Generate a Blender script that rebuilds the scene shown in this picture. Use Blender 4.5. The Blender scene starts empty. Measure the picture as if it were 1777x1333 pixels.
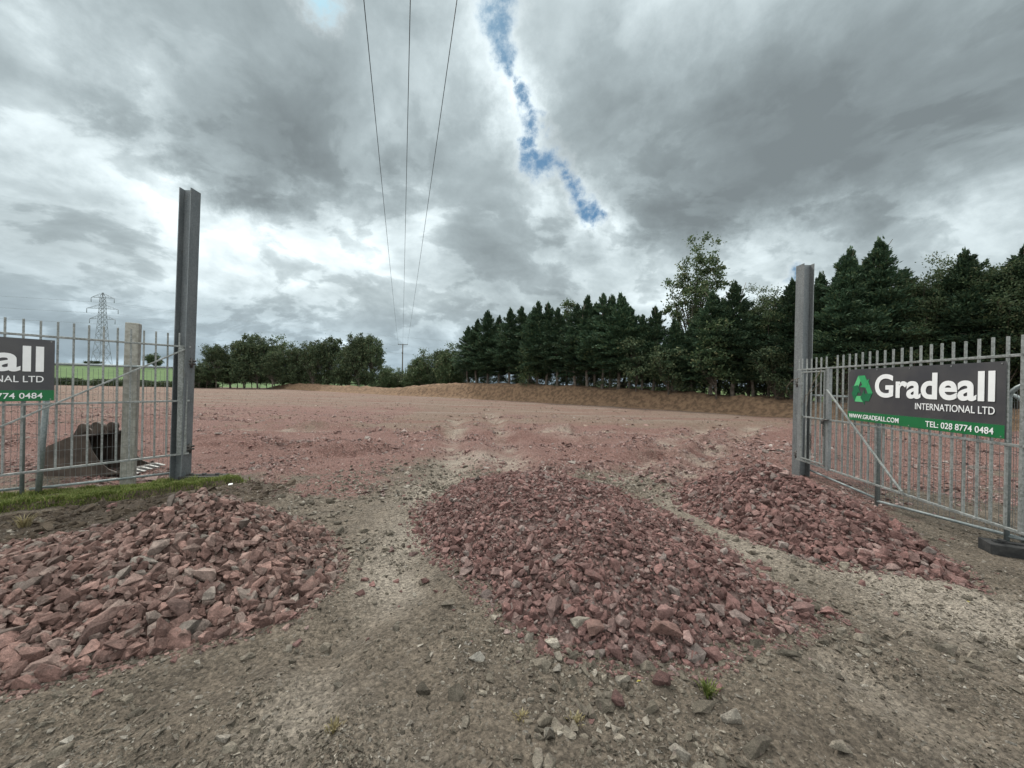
import bpy, bmesh, math, random
import numpy as np
from mathutils import Vector, Matrix
from mathutils import noise as mnoise

sc = bpy.context.scene
COL = sc.collection
rng = np.random.default_rng(11)
random.seed(11)
R_ = math.radians

# ------------------------------------------------------------------ camera
CAM_Z, FPX, CX, CY, ROLL = 1.6, 670.0, 888.5, 666.5, 0.018
cr, sr = math.cos(ROLL), math.sin(ROLL)
AX_R, AX_U, AX_F = Vector((cr, 0, sr)), Vector((-sr, 0, cr)), Vector((0, 1, 0))
cam = bpy.data.cameras.new('camera')
cam.sensor_width = 36.0
cam.lens = 36.0 * FPX / 1777.0
cam.clip_start, cam.clip_end = 0.05, 5000
camo = bpy.data.objects.new('camera', cam)
COL.objects.link(camo)
m = Matrix((AX_R, AX_U, -AX_F)).transposed().to_4x4()
m.translation = (0, 0, CAM_Z)
camo.matrix_world = m
sc.camera = camo


def ray(px, py):
    return AX_F + AX_R * ((px - CX) / FPX) - AX_U * ((py - CY) / FPX)


def G(px, py, z=0.0):
    """where the sight line through a pixel meets height z"""
    d = ray(px, py)
    t = (z - CAM_Z) / d.z
    return Vector((d.x * t, d.y * t, z))


def P(px, py, Y):
    d = ray(px, py)
    return Vector((d.x * Y, Y, CAM_Z + d.z * Y))


# ------------------------------------------------------------------ view, world, sun
sc.view_settings.view_transform = 'Standard'
sc.view_settings.look = 'None'
sc.view_settings.gamma = 1.0
sc.view_settings.exposure = 1.15
sc.view_settings.use_curve_mapping = False
sc.cycles.max_bounces = 5
sc.cycles.diffuse_bounces = 3
sc.cycles.transparent_max_bounces = 6

SUN_EL, SUN_AZ = R_(48), R_(-30)          # azimuth from +Y, negative to the left
SUN_DIR = Vector((math.sin(SUN_AZ) * math.cos(SUN_EL), math.cos(SUN_AZ) * math.cos(SUN_EL), math.sin(SUN_EL)))


class NT:
    """small helper to write node trees"""
    def __init__(s, tree):
        s.t = tree

    def n(s, kind, **kw):
        nd = s.t.nodes.new(kind)
        for k, v in kw.items():
            setattr(nd, k, v)
        return nd

    def put(s, sock, v):
        if hasattr(v, 'is_output'):
            s.t.links.new(v, sock)
        elif v is not None:
            if isinstance(v, (tuple, list, Vector)) and len(v) == 3 and sock.type == 'RGBA':
                v = (*v, 1)
            sock.default_value = v

    def m(s, op, a, b=None, c=None, clamp=False):
        nd = s.n('ShaderNodeMath', operation=op, use_clamp=clamp)
        for i, v in enumerate((a, b, c)):
            if v is not None:
                s.put(nd.inputs[i], v)
        return nd.outputs[0]

    def v(s, op, a, b=None, scale=None):
        nd = s.n('ShaderNodeVectorMath', operation=op)
        s.put(nd.inputs[0], a)
        if b is not None:
            s.put(nd.inputs[1], b)
        if scale is not None:
            s.put(nd.inputs['Scale'], scale)
        return nd.outputs['Value'] if op in ('LENGTH', 'DOT_PRODUCT', 'DISTANCE') else nd.outputs['Vector']

    def noise(s, vec, scale, detail=5, rough=0.55, dist=0.0, col=False):
        nd = s.n('ShaderNodeTexNoise')
        if vec is not None:
            s.put(nd.inputs['Vector'], vec)
        nd.inputs['Scale'].default_value = scale
        nd.inputs['Detail'].default_value = detail
        nd.inputs['Roughness'].default_value = rough
        nd.inputs['Distortion'].default_value = dist
        return nd.outputs['Color' if col else 'Fac']

    def mix(s, f, a, b):
        nd = s.n('ShaderNodeMix', data_type='RGBA')
        s.put(nd.inputs[0], f)
        s.put(nd.inputs[6], a)
        s.put(nd.inputs[7], b)
        return nd.outputs[2]

    def sstep(s, x, lo, hi, a=0.0, b=1.0):
        nd = s.n('ShaderNodeMapRange', interpolation_type='SMOOTHSTEP')
        for i, v in enumerate((x, lo, hi, a, b)):
            s.put(nd.inputs[i], v)
        return nd.outputs[0]

    def ramp(s, f, stops):
        nd = s.n('ShaderNodeValToRGB')
        e = nd.color_ramp.elements
        while len(e) < len(stops):
            e.new(0.5)
        for i, (p, c) in enumerate(stops):
            e[i].position = p
            e[i].color = (*c, 1)
        s.put(nd.inputs[0], f)
        return nd.outputs[0]

    def bump(s, h, strength=0.3, dist=0.02):
        nd = s.n('ShaderNodeBump')
        nd.inputs['Strength'].default_value = strength
        nd.inputs['Distance'].default_value = dist
        s.put(nd.inputs['Height'], h)
        return nd.outputs[0]


def make_world():
    w = bpy.data.worlds.new('World')
    sc.world = w
    w.use_nodes = True
    t = NT(w.node_tree)
    w.node_tree.nodes.clear()
    sky = t.n('ShaderNodeTexSky', sky_type='NISHITA', sun_disc=False)
    sky.sun_elevation = SUN_EL
    sky.sun_rotation = SUN_AZ
    d = t.v('NORMALIZE', t.n('ShaderNodeTexCoord').outputs['Generated'])
    sep = t.n('ShaderNodeSeparateXYZ')
    t.put(sep.inputs[0], d)
    x, y, z = sep.outputs
    zc = t.m('ADD', t.m('MAXIMUM', z, 0.0), 0.42)
    com = t.n('ShaderNodeCombineXYZ')
    t.put(com.inputs[0], t.m('DIVIDE', x, zc))
    t.put(com.inputs[1], t.m('DIVIDE', y, zc))
    t.put(com.inputs[2], t.m('MULTIPLY', z, 1.1))
    pl = com.outputs[0]                                    # point on the flat cloud deck
    warp = t.v('SUBTRACT', t.noise(pl, 1.1, 4, 0.5, col=True), (0.5, 0.5, 0.5))
    plw = t.v('ADD', pl, t.v('SCALE', warp, scale=0.45))
    n1 = t.noise(plw, 2.1, 9, 0.55)                       # broad billows
    n2 = t.noise(t.v('ADD', plw, (5.2, 1.3, 0)), 5.2, 8, 0.56)
    n4 = t.noise(t.v('ADD', plw, (1.2, 8.3, 0)), 10.0, 6, 0.52)
    # sky-fixed warp of the direction for the large masses
    w1 = t.v('SUBTRACT', t.noise(d, 3.2, 9, 0.66, col=True), (0.5, 0.5, 0.5))
    dw = t.v('NORMALIZE', t.v('ADD', d, t.v('SCALE', w1, scale=0.40)))
    w2 = t.v('SUBTRACT', t.noise(d, 9.0, 7, 0.66, col=True), (0.5, 0.5, 0.5))
    dg = t.v('NORMALIZE', t.v('ADD', d, t.v('SCALE', w2, scale=0.12)))
    blobs = [  # px, py, amount, radius
        (60, 40, -.06, .20), (300, 110, -.10, .26), (560, 120, -.09, .2), (760, 200, -.15, .17), (500, 270, -.17, .12),
        (720, 330, -.10, .12), (180, 320, -.14, .10), (640, 300, -.12, .12), (90, 480, -.03, .2), (420, 180, -.08, .15),
        (1250, 230, -.20, .22), (1500, 130, -.16, .30), (1700, 230, -.18, .22), (1160, 350, -.20, .10), (1400, 290, -.20, .13),
        (1060, 190, -.14, .12), (1560, 340, -.12, .12), (1000, 450, -.06, .14), (300, 560, -.05, .2), (900, 540, -.06, .2), (1250, 350, -.14, .08),
        (90, 220, .20, .12), (200, 270, .12, .07), (40, 120, .16, .12), (315, 310, .26, .055), (430, 340, .26, .06), (560, 375, .20, .09),
        (390, 400, .16, .10), (250, 430, .16, .12), (740, 395, .20, .09), (640, 440, .06, .12), (470, 330, .12, .06), (300, 260, .12, .06),
        (850, 60, .14, .08), (905, 240, .22, .06), (960, 330, .22, .07), (1080, 30, .08, .13), (1250, 20, .10, .12), (890, 160, .18, .06),
        (1430, 370, .22, .08), (1620, 300, .05, .10), (1720, 400, .22, .10), (1330, 450, .20, .12), (1560, 420, .17, .10), (1060, 460, .14, .1),
        (1230, 420, .15, .08), (420, 440, .10, .10), (1040, 400, .16, .06),
    ]
    acc = None
    for px, py, a, r in blobs:
        c = ray(px, py).normalized()
        k = t.m('DIVIDE', t.v('DISTANCE', dw, tuple(c)), r)
        g = t.m('EXPONENT', t.m('MULTIPLY', t.m('MULTIPLY', k, k), -1.0))
        acc = t.m('MULTIPLY_ADD', g, a, acc if acc is not None else 0.0)
    # brightness of the deck; raised overhead and behind, out of view, to light the scene
    b = t.m('ADD', 0.515, acc)
    b = t.m('MULTIPLY_ADD', t.m('SUBTRACT', n1, 0.5), 1.0, b)
    b = t.m('MULTIPLY_ADD', t.m('SUBTRACT', n2, 0.5), 0.40, b)
    b = t.m('MULTIPLY_ADD', t.m('SUBTRACT', n4, 0.5), 0.10, b)
    n5 = t.noise(t.v('ADD', plw, (9.1, 4.4, 2.0)), 3.1, 10, 0.57)
    fade = t.sstep(z, 0.66, 0.35, 0.25, 1.0)
    b = t.m('SUBTRACT', b, t.m('MULTIPLY', t.sstep(n5, 0.445, 0.605, 0.0, 0.12), fade))
    rim = t.m('MULTIPLY', t.sstep(n5, 0.36, 0.485), t.sstep(n5, 0.53, 0.485))
    b = t.m('ADD', b, t.m('MULTIPLY', t.m('MULTIPLY', rim, 0.08), fade))
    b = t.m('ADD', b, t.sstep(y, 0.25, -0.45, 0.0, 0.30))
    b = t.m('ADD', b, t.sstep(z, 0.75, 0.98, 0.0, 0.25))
    lowz = t.sstep(z, 0.02, 0.30)
    b = t.m('MULTIPLY', b, t.m('MULTIPLY_ADD', lowz, 0.04, 0.96))
    ccol = t.ramp(b, [(0.0, (.120, .138, .144)), (0.20, (.160, .185, .192)), (0.40, (.235, .270, .279)), (0.56, (.335, .378, .388)),
                      (0.70, (.46, .51, .52)), (0.88, (.63, .68, .69))])
    cool = t.mix(t.sstep(z, 0.0, 0.22, 0.55, 0.0), ccol, t.v('MULTIPLY', ccol, (.84, .97, 1.12)))
    thin = t.m('ADD', t.sstep(y, 0.15, -0.5, 1.0, 1.35), t.sstep(z, 0.74, 0.98, 0.0, 1.3))   # extra sky brightness added unseen behind and overhead to light camera-facing surfaces
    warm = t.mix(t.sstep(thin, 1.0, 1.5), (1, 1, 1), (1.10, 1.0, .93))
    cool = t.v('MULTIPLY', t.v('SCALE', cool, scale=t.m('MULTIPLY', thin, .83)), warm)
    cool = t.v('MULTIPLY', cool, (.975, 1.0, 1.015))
    # the blue gap
    gm = None
    gap = [(868, -30, .026), (866, 20, .022), (868, 55, .019), (873, 85, .020), (879, 112, .018), (892, 150, .009), (903, 185, .014), (917, 208, .015), (922, 245, .010),
           (928, 285, .018), (948, 282, .026), (962, 284, .020), (980, 312, .013), (1003, 345, .019), (1022, 372, .016), (1045, 392, .008)]
    for (p0, q0, r0), (p1, q1, r1) in zip(gap, gap[1:]):
        for f in (0.0, 0.5):
            px, py, wd = p0 + (p1 - p0) * f, q0 + (q1 - q0) * f, r0 + (r1 - r0) * f
            q = t.m('DIVIDE', t.v('DISTANCE', dg, tuple(ray(px, py).normalized())), wd)
            gm = q if gm is None else t.m('MINIMUM', gm, q)
    for px, py, wd in ((556, -10, .022), (1370, 490, .014)):
        q = t.m('DIVIDE', t.v('DISTANCE', dg, tuple(ray(px, py).normalized())), wd)
        gm = t.m('MINIMUM', gm, q)
    gn = t.noise(d, 17, 7, 0.66)
    gm = t.m('ADD', gm, t.m('MULTIPLY', t.m('SUBTRACT', gn, 0.5), 4.2))
    blue = t.sstep(gm, -0.2, 1.9, 0.97, 0.0)
    halo = t.sstep(gm, 0.6, 2.8, 0.085, 0.0)
    cool = t.v('ADD', cool, t.v('SCALE', (1, 1, 1), scale=halo))
    skyc = t.v('MULTIPLY', sky.outputs[0], (.175, 0.29, 0.335))
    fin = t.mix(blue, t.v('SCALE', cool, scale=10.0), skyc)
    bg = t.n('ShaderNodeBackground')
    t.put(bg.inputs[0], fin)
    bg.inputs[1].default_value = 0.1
    out = t.n('ShaderNodeOutputWorld')
    t.put(out.inputs[0], bg.outputs[0])


make_world()
sun = bpy.data.lights.new('sun', 'SUN')
sun.energy, sun.angle, sun.color = 1.5, R_(10), (1.0, 0.95, 0.88)
suno = bpy.data.objects.new('sun', sun)
suno.rotation_euler = SUN_DIR.to_track_quat('Z', 'Y').to_euler()
COL.objects.link(suno)


# ------------------------------------------------------------------ helpers
def tag(o, label=None, cat=None, group=None, kind=None):
    if label: o['label'] = label
    if cat: o['category'] = cat
    if group: o['group'] = group
    if kind: o['kind'] = kind
    return o


def empty(name, loc=(0, 0, 0), rz=0.0):
    o = bpy.data.objects.new(name, None)
    o.empty_display_size = 0.2
    o.location = loc
    o.rotation_euler = (0, 0, rz)
    COL.objects.link(o)
    return o


def link(name, mesh, mat=None, parent=None, loc=None):
    o = bpy.data.objects.new(name, mesh)
    COL.objects.link(o)
    if mat is not None:
        for mm in (mat if isinstance(mat, (list, tuple)) else [mat]):
            mesh.materials.append(mm)
    if parent: o.parent = parent
    if loc is not None: o.location = loc
    return o


def np_mesh(name, V, Fc, smooth=False):
    """mesh from numpy arrays; all faces have the same number of corners"""
    V = np.asarray(V, np.float32)
    Fc = np.asarray(Fc, np.int32)
    k = Fc.shape[1]
    me = bpy.data.meshes.new(name)
    me.vertices.add(len(V))
    me.vertices.foreach_set('co', V.ravel())
    me.loops.add(Fc.size)
    me.loops.foreach_set('vertex_index', Fc.ravel())
    me.polygons.add(len(Fc))
    me.polygons.foreach_set('loop_start', np.arange(0, Fc.size, k, dtype=np.int32))
    me.polygons.foreach_set('use_smooth', np.full(len(Fc), smooth, bool))
    me.update(calc_edges=True)
    return me


class MB:
    """collects boxes, bars and tubes into ONE mesh"""
    def __init__(s):
        s.bm = bmesh.new()

    def box(s, c, size, rot=None, bevel=0.0):
        r = bmesh.ops.create_cube(s.bm, size=1.0)
        vs = r['verts']
        M = Matrix.Translation(c) @ (rot.to_4x4() if rot else Matrix.Identity(4)) @ Matrix.Diagonal((*size, 1))
        bmesh.ops.transform(s.bm, matrix=M, verts=vs)
        if bevel:
            es = list({e for v in vs for e in v.link_edges})
            bmesh.ops.bevel(s.bm, geom=es, offset=bevel, segments=2, affect='EDGES', profile=0.6)
        return s

    def beam(s, a, b, w, h=None, up=(0, 0, 1), bevel=0.0):
        a, b = Vector(a), Vector(b)
        z = (b - a)
        L = z.length
        z.normalize()
        x = Vector(up).cross(z)
        if x.length < 1e-3: x = Vector((1, 0, 0)).cross(z)
        x.normalize()
        y = z.cross(x)
        return s.box((a + b) / 2, (w, h or w, L), Matrix((x, y, z)).transposed(), bevel)

    def tube(s, pts, r, seg=8, cap=True):
        pts = [Vector(p) for p in pts]
        rs = r if isinstance(r, (list, tuple)) else [r] * len(pts)
        rings = []
        for i, p in enumerate(pts):
            d = (pts[min(i + 1, len(pts) - 1)] - pts[max(i - 1, 0)]).normalized()
            x = d.cross(Vector((0.31, 0.17, 0.93)))
            if x.length < 0.05: x = d.cross(Vector((1, 0, 0)))
            x.normalize()
            y = d.cross(x)
            rings.append([s.bm.verts.new(p + (x * math.cos(k * math.tau / seg) + y * math.sin(k * math.tau / seg)) * rs[i]) for k in range(seg)])
        for A, B in zip(rings, rings[1:]):
            for k in range(seg):
                f = s.bm.faces.new((A[k], A[(k + 1) % seg], B[(k + 1) % seg], B[k]))
                f.smooth = True
        if cap:
            s.bm.faces.new(rings[0][::-1])
            s.bm.faces.new(rings[-1])
        return s

    def prism(s, poly, z0, z1, axes=None):
        """polygon of 2-D points pushed from z0 to z1; axes = 3x3 taking (u, v, w) to xyz"""
        A = axes or Matrix.Identity(3)
        lo = [s.bm.verts.new(A @ Vector((u, v, z0))) for u, v in poly]
        hi = [s.bm.verts.new(A @ Vector((u, v, z1))) for u, v in poly]
        n = len(poly)
        s.bm.faces.new(lo[::-1])
        s.bm.faces.new(hi)
        for i in range(n):
            s.bm.faces.new((lo[i], lo[(i + 1) % n], hi[(i + 1) % n], hi[i]))
        return s

    def build(s, name, mat, parent=None, loc=None):
        bmesh.ops.recalc_face_normals(s.bm, faces=s.bm.faces)
        me = bpy.data.meshes.new(name)
        s.bm.to_mesh(me)
        s.bm.free()
        return link(name, me, mat, parent, loc)


# value noise on numpy arrays
def _h(i, j, s):
    n = (i * 374761393 + j * 668265263 + s * 974634777) & 0xFFFFFFFF
    n = ((n ^ (n >> 13)) * 1274126177) & 0xFFFFFFFF
    return ((n ^ (n >> 16)) & 0xFFFF) / 65535.0


def vnoise(x, y, s=0):
    x = np.asarray(x, float); y = np.asarray(y, float)
    i = np.floor(x).astype(np.int64); j = np.floor(y).astype(np.int64)
    fx, fy = x - i, y - j
    fx = fx * fx * (3 - 2 * fx); fy = fy * fy * (3 - 2 * fy)
    return (_h(i, j, s) * (1 - fx) + _h(i + 1, j, s) * fx) * (1 - fy) + (_h(i, j + 1, s) * (1 - fx) + _h(i + 1, j + 1, s) * fx) * fy


def fbm(x, y, s=0, o=4):
    v, a, t = 0.0, 1.0, 0.0
    for k in range(o):
        v = v + a * vnoise(x * 2 ** k + 17.3 * k, y * 2 ** k - 9.1 * k, s + k)
        t += a
        a *= 0.5
    return v / t          # 0..1


def ss(x, a, b):
    t = np.clip((x - a) / (b - a), 0, 1)
    return t * t * (3 - 2 * t)


def poly_dist(x, y, poly):
    """signed distance, positive inside"""
    x = np.asarray(x, float); y = np.asarray(y, float)
    d = np.full(x.shape, 1e9)
    inside = np.zeros(x.shape, bool)
    n = len(poly)
    for i in range(n):
        (x0, y0), (x1, y1) = poly[i], poly[(i + 1) % n]
        ex, ey = x1 - x0, y1 - y0
        t = np.clip(((x - x0) * ex + (y - y0) * ey) / (ex * ex + ey * ey), 0, 1)
        d = np.minimum(d, np.hypot(x - x0 - t * ex, y - y0 - t * ey))
        c = ((y0 > y) != (y1 > y)) & (x < (x1 - x0) * (y - y0) / (y1 - y0 + 1e-12) + x0)
        inside ^= c
    return np.where(inside, d, -d)


def seg_t(x, y, a, b):
    ex, ey = b[0] - a[0], b[1] - a[1]
    t = np.clip(((x - a[0]) * ex + (y - a[1]) * ey) / (ex * ex + ey * ey), 0, 1)
    return t, np.hypot(x - a[0] - t * ex, y - a[1] - t * ey)


# ------------------------------------------------------------------ materials
def new_mat(name):
    mt = bpy.data.materials.new(name)
    mt.use_nodes = True
    mt.node_tree.nodes.clear()
    t = NT(mt.node_tree)
    out = t.n('ShaderNodeOutputMaterial')
    bs = t.n('ShaderNodeBsdfPrincipled')
    t.put(out.inputs[0], bs.outputs[0])
    bs.inputs['Roughness'].default_value = 0.9
    bs.inputs['Specular IOR Level'].default_value = 0.25
    return mt, t, bs


def mat_stone(name, stops, mott=0.25, bump=0.35, scale=14):
    mt, t, bs = new_mat(name)
    g = t.n('ShaderNodeNewGeometry')
    oi = t.n('ShaderNodeObjectInfo')
    r = t.m('FRACT', t.m('ADD', g.outputs['Random Per Island'], oi.outputs['Random']))
    c = t.ramp(r, stops)
    r2 = t.m('FRACT', t.m('MULTIPLY', r, 37.7))
    p = g.outputs['Position']
    n = t.noise(p, scale, 8, 0.65)
    n3 = t.noise(p, scale * 6, 6, 0.7)
    c = t.v('SCALE', c, scale=t.m('MULTIPLY_ADD', r2, 0.75, 0.62))
    c = t.v('SCALE', c, scale=t.m('MULTIPLY_ADD', t.sstep(n, .3, .7), mott * 2.6, 1.0 - mott * 1.3))
    c = t.v('SCALE', c, scale=t.m('MULTIPLY_ADD', t.sstep(n3, .3, .7), 0.6, 0.70))
    dust = t.sstep(t.noise(p, scale * 1.7, 5, 0.6), 0.55, 0.72, 0.0, 0.45)
    c = t.mix(dust, c, (.27, .20, .18))
    c = t.v('SCALE', c, scale=.77)
    t.put(bs.inputs['Base Color'], c)
    h = t.m('ADD', n, t.m('MULTIPLY', n3, 0.5))
    t.put(bs.inputs['Normal'], t.bump(h, .75, 0.035))
    bs.inputs['Roughness'].default_value = 0.86
    return mt


RED = [(0.0, (.205, .112, .101)), (0.30, (.250, .142, .127)), (0.55, (.172, .098, .089)), (0.78, (.290, .185, .167)), (0.95, (.240, .195, .178)), (1.0, (.34, .285, .26))]
PINK = [(0.0, (.220, .132, .113)), (0.30, (.270, .168, .143)), (0.55, (.185, .120, .105)), (0.74, (.300, .200, .172)), (0.94, (.245, .195, .170)), (1.0, (.27, .24, .21))]
GREY = [(0.0, (.115, .100, .078)), (0.40, (.180, .157, .124)), (0.75, (.24, .213, .172)), (0.95, (.33, .30, .255)), (1.0, (.45, .42, .37))]
M_RED = mat_stone('red_stone', RED, scale=30)
M_PINK = mat_stone('pink_stone', PINK, scale=20)
M_YARD = mat_stone('yard_stone', [(0, (.24, .145, .128)), (.3, (.31, .20, .178)), (.55, (.18, .108, .097)), (.8, (.39, .29, .265)), (.95, (.27, .235, .21)), (1, (.44, .38, .35))], scale=30)
M_FLOOR = mat_stone('floor_stone', [(0, (.20, .15, .115)), (.5, (.27, .205, .16)), (.8, (.22, .135, .112)), (1, (.38, .33, .28))], scale=20)
M_GREY = mat_stone('grey_stone', GREY, scale=26)


def mat_ground():
    mt, t, bs = new_mat('earth')
    p = t.n('ShaderNodeNewGeometry').outputs['Position']
    at = t.n('ShaderNodeAttribute', attribute_name='zone')
    sp = t.n('ShaderNodeSeparateColor')
    t.put(sp.inputs[0], at.outputs['Color'])
    red, grass, pale = sp.outputs
    soil = at.outputs['Alpha']
    n1 = t.noise(p, 0.9, 6, 0.6)
    n2 = t.noise(p, 6.0, 8, 0.68)
    n3 = t.noise(p, 38.0, 6, 0.72)
    vo = t.n('ShaderNodeTexVoronoi')
    t.put(vo.inputs['Vector'], t.v('ADD', p, t.v('SCALE', t.noise(p, 30, 2, .5, col=True), scale=0.03)))
    vo.inputs['Scale'].default_value = 52
    base = t.mix(n1, (.136, .112, .086), (.192, .160, .125))
    base = t.mix(t.sstep(t.noise(p, 3.1, 10, .72), .42, .66), base, (.106, .088, .069))
    tan = t.mix(t.noise(p, 3.5, 9, .75), (.135, .096, .072), (.215, .158, .124))
    tan = t.mix(t.sstep(t.noise(t.v('MULTIPLY', p, (.12, .6, 1)), 1.0, 5, .6), .42, .62), tan, (.175, .104, .083))
    tan = t.mix(t.sstep(t.noise(t.v('MULTIPLY', p, (.05, .45, 1)), 1.7, 6, .65), .52, .66, 0, .7), tan, (.215, .182, .15))
    far = t.n('ShaderNodeAttribute', attribute_name='far')
    c = t.mix(far.outputs['Fac'], base, tan)
    redc = t.mix(n2, (.140, .070, .058), (.205, .122, .104))
    redc = t.mix(t.sstep(n3, .5, .7, 0, .6), redc, (.32, .225, .20))
    rm = t.m('ADD', red, t.m('MULTIPLY', t.m('SUBTRACT', n2, .5), 1.1))
    rm = t.m('ADD', rm, t.m('MULTIPLY', t.m('SUBTRACT', n1, .5), .9))
    c = t.mix(t.sstep(rm, .25, .75), c, redc)
    pm = t.m('ADD', pale, t.m('MULTIPLY', t.m('SUBTRACT', n2, .5), 1.0))
    c = t.mix(t.sstep(pm, .1, 1.5, 0, .8), c, (.34, .30, .25))
    sm = t.m('ADD', soil, t.m('MULTIPLY', t.m('SUBTRACT', n2, .5), .9))
    c = t.mix(t.sstep(sm, .35, .65), c, t.mix(n3, (.062, .047, .035), (.105, .082, .062)))
    gm = t.m('ADD', grass, t.m('MULTIPLY', t.m('SUBTRACT', n2, .5), .6))
    c = t.mix(t.sstep(gm, .4, .6), c, t.mix(n2, (.05, .085, .025), (.10, .14, .045)))
    # fines and pebbles: real colour differences between grains
    c = t.v('SCALE', c, scale=t.m('MULTIPLY_ADD', t.sstep(n3, .28, .72), .8, .60))
    vc = t.n('ShaderNodeSeparateColor')
    t.put(vc.inputs[0], vo.outputs['Color'])
    c = t.v('SCALE', c, scale=t.m('MULTIPLY_ADD', vc.outputs[0], .55, .74))
    c = t.mix(t.sstep(vc.outputs[1], .95, .97, 0, .35), c, (.32, .29, .25))
    t.put(bs.inputs['Base Color'], c)
    h = t.m('ADD', t.m('MULTIPLY', n2, .8), t.m('ADD', t.m('MULTIPLY', n3, .9), t.m('MULTIPLY', vo.outputs['Distance'], -.5)))
    t.put(bs.inputs['Normal'], t.bump(h, 1.0, .045))
    bs.inputs['Roughness'].default_value = .93
    return mt


def mat_noisy(name, c0, c1, scale=8, rough=.8, metal=0, bump=.2, bd=.01, spec=.3, det=6, lo=.35, hi=.65):
    mt, t, bs = new_mat(name)
    p = t.n('ShaderNodeNewGeometry').outputs['Position']
    n = t.noise(p, scale, det, .62)
    t.put(bs.inputs['Base Color'], t.mix(t.sstep(n, lo, hi), c0, c1))
    if bump:
        t.put(bs.inputs['Normal'], t.bump(t.noise(p, scale * 3, 5, .65), bump, bd))
    bs.inputs['Roughness'].default_value = rough
    bs.inputs['Metallic'].default_value = metal
    bs.inputs['Specular IOR Level'].default_value = spec
    return mt


def mat_galv(name, c0, c1, rough=.5, rust=0.25):
    """weathered galvanised steel with spangle, runs and a little dirt"""
    mt, t, bs = new_mat(name)
    p = t.n('ShaderNodeNewGeometry').outputs['Position']
    vo = t.n('ShaderNodeTexVoronoi')
    t.put(vo.inputs['Vector'], p)
    vo.inputs['Scale'].default_value = 55
    sp = t.n('ShaderNodeSeparateColor')
    t.put(sp.inputs[0], vo.outputs['Color'])
    n = t.noise(t.v('MULTIPLY', p, (6, 6, 1.3)), 1.6, 7, .65)
    f = t.m('MULTIPLY_ADD', sp.outputs[0], .3, t.m('MULTIPLY', n, .85))
    c = t.mix(t.sstep(f, .3, .85), c0, c1)
    d = t.sstep(t.noise(t.v('MULTIPLY', p, (5, 5, 2)), 3.0, 7, .7), .56, .74, 0, rust)
    c = t.mix(d, c, (.10, .095, .06))
    t.put(bs.inputs['Base Color'], c)
    t.put(bs.inputs['Roughness'], t.m('MULTIPLY_ADD', n, .3, rough - .1))
    bs.inputs['Metallic'].default_value = .35
    bs.inputs['Specular IOR Level'].default_value = .4
    return mt


def mat_leaf(name, stops, trans=.25):
    mt, t, bs = new_mat(name)
    g = t.n('ShaderNodeNewGeometry')
    oi = t.n('ShaderNodeObjectInfo')
    r = g.outputs['Random Per Island']
    c = t.ramp(r, stops)
    tc = t.n('ShaderNodeTexCoord').outputs['Object']
    cl = t.noise(tc, .9, 3, .5)
    c = t.v('SCALE', c, scale=t.m('MULTIPLY_ADD', cl, 1.1, .45))
    c = t.v('SCALE', c, scale=t.m('MULTIPLY_ADD', oi.outputs['Random'], .4, .8))
    t.put(bs.inputs['Base Color'], c)
    bs.inputs['Roughness'].default_value = .65
    bs.inputs['Specular IOR Level'].default_value = .2
    if trans:
        tr = t.n('ShaderNodeBsdfTranslucent')
        t.put(tr.inputs[0], c)
        mx = t.n('ShaderNodeMixShader')
        mx.inputs[0].default_value = trans
        t.put(mx.inputs[1], bs.outputs[0])
        t.put(mx.inputs[2], tr.outputs[0])
        out = [n for n in mt.node_tree.nodes if n.type == 'OUTPUT_MATERIAL'][0]
        t.put(out.inputs[0], mx.outputs[0])
    return mt


def mat_plain(name, col, rough=.6, spec=.3, metal=0):
    mt, t, bs = new_mat(name)
    p = t.n('ShaderNodeNewGeometry').outputs['Position']
    n = t.noise(p, 9, 5, .6)
    t.put(bs.inputs['Base Color'], t.v('SCALE', col, scale=t.m('MULTIPLY_ADD', n, .24, .88)))
    bs.inputs['Roughness'].default_value = rough
    bs.inputs['Specular IOR Level'].default_value = spec
    bs.inputs['Metallic'].default_value = metal
    return mt


M_EARTH = mat_ground()
M_GALV = mat_galv('galvanised', (.16, .172, .163), (.32, .335, .325), rust=.4)
M_GALV_D = mat_galv('galvanised_post', (.165, .18, .185), (.27, .285, .285), rough=.45, rust=.4)
M_BEAM = mat_galv('beam_paint', (.13, .148, .158), (.195, .212, .22), rough=.5, rust=.45)
M_BEAM_R = mat_galv('beam_weathered', (.12, .13, .133), (.21, .222, .222), rough=.55, rust=.4)
M_TUBE = mat_galv('fence_tube', (.19, .225, .23), (.31, .345, .345), rough=.5)
M_WIREMESH = mat_plain('mesh_wire', (.16, .17, .17), .6, .4, .3)
M_CONC = mat_noisy('concrete', (.24, .235, .205), (.36, .355, .32), scale=14, rough=.95, bump=.35)
M_BARK = mat_noisy('bark', (.055, .045, .035), (.12, .10, .08), scale=6, rough=.95, bump=.6, bd=.03)
M_BARK_P = mat_noisy('pale_bark', (.085, .072, .06), (.17, .148, .122), scale=5, rough=.95, bump=.5, bd=.03)
M_BANK = mat_noisy('bank_soil', (.105, .068, .043), (.225, .145, .09), scale=3.4, rough=.97, bump=1.0, bd=.12, det=10)
M_SOIL = mat_noisy('soil', (.055, .042, .031), (.115, .09, .066), scale=9, rough=.98, bump=1.0, bd=.04, det=9)
M_FIELD = mat_noisy('field_grass', (.052, .100, .030), (.080, .135, .042), scale=.35, rough=.95, bump=.3, bd=.1, det=10)
M_RUBBER = mat_noisy('black_rubber', (.02, .021, .022), (.045, .045, .044), scale=10, rough=.85, bump=.3)
M_STEEL = mat_noisy('bucket_steel', (.050, .038, .031), (.100, .078, .064), scale=4, rough=.6, metal=.15, bump=.15, det=9)
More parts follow.
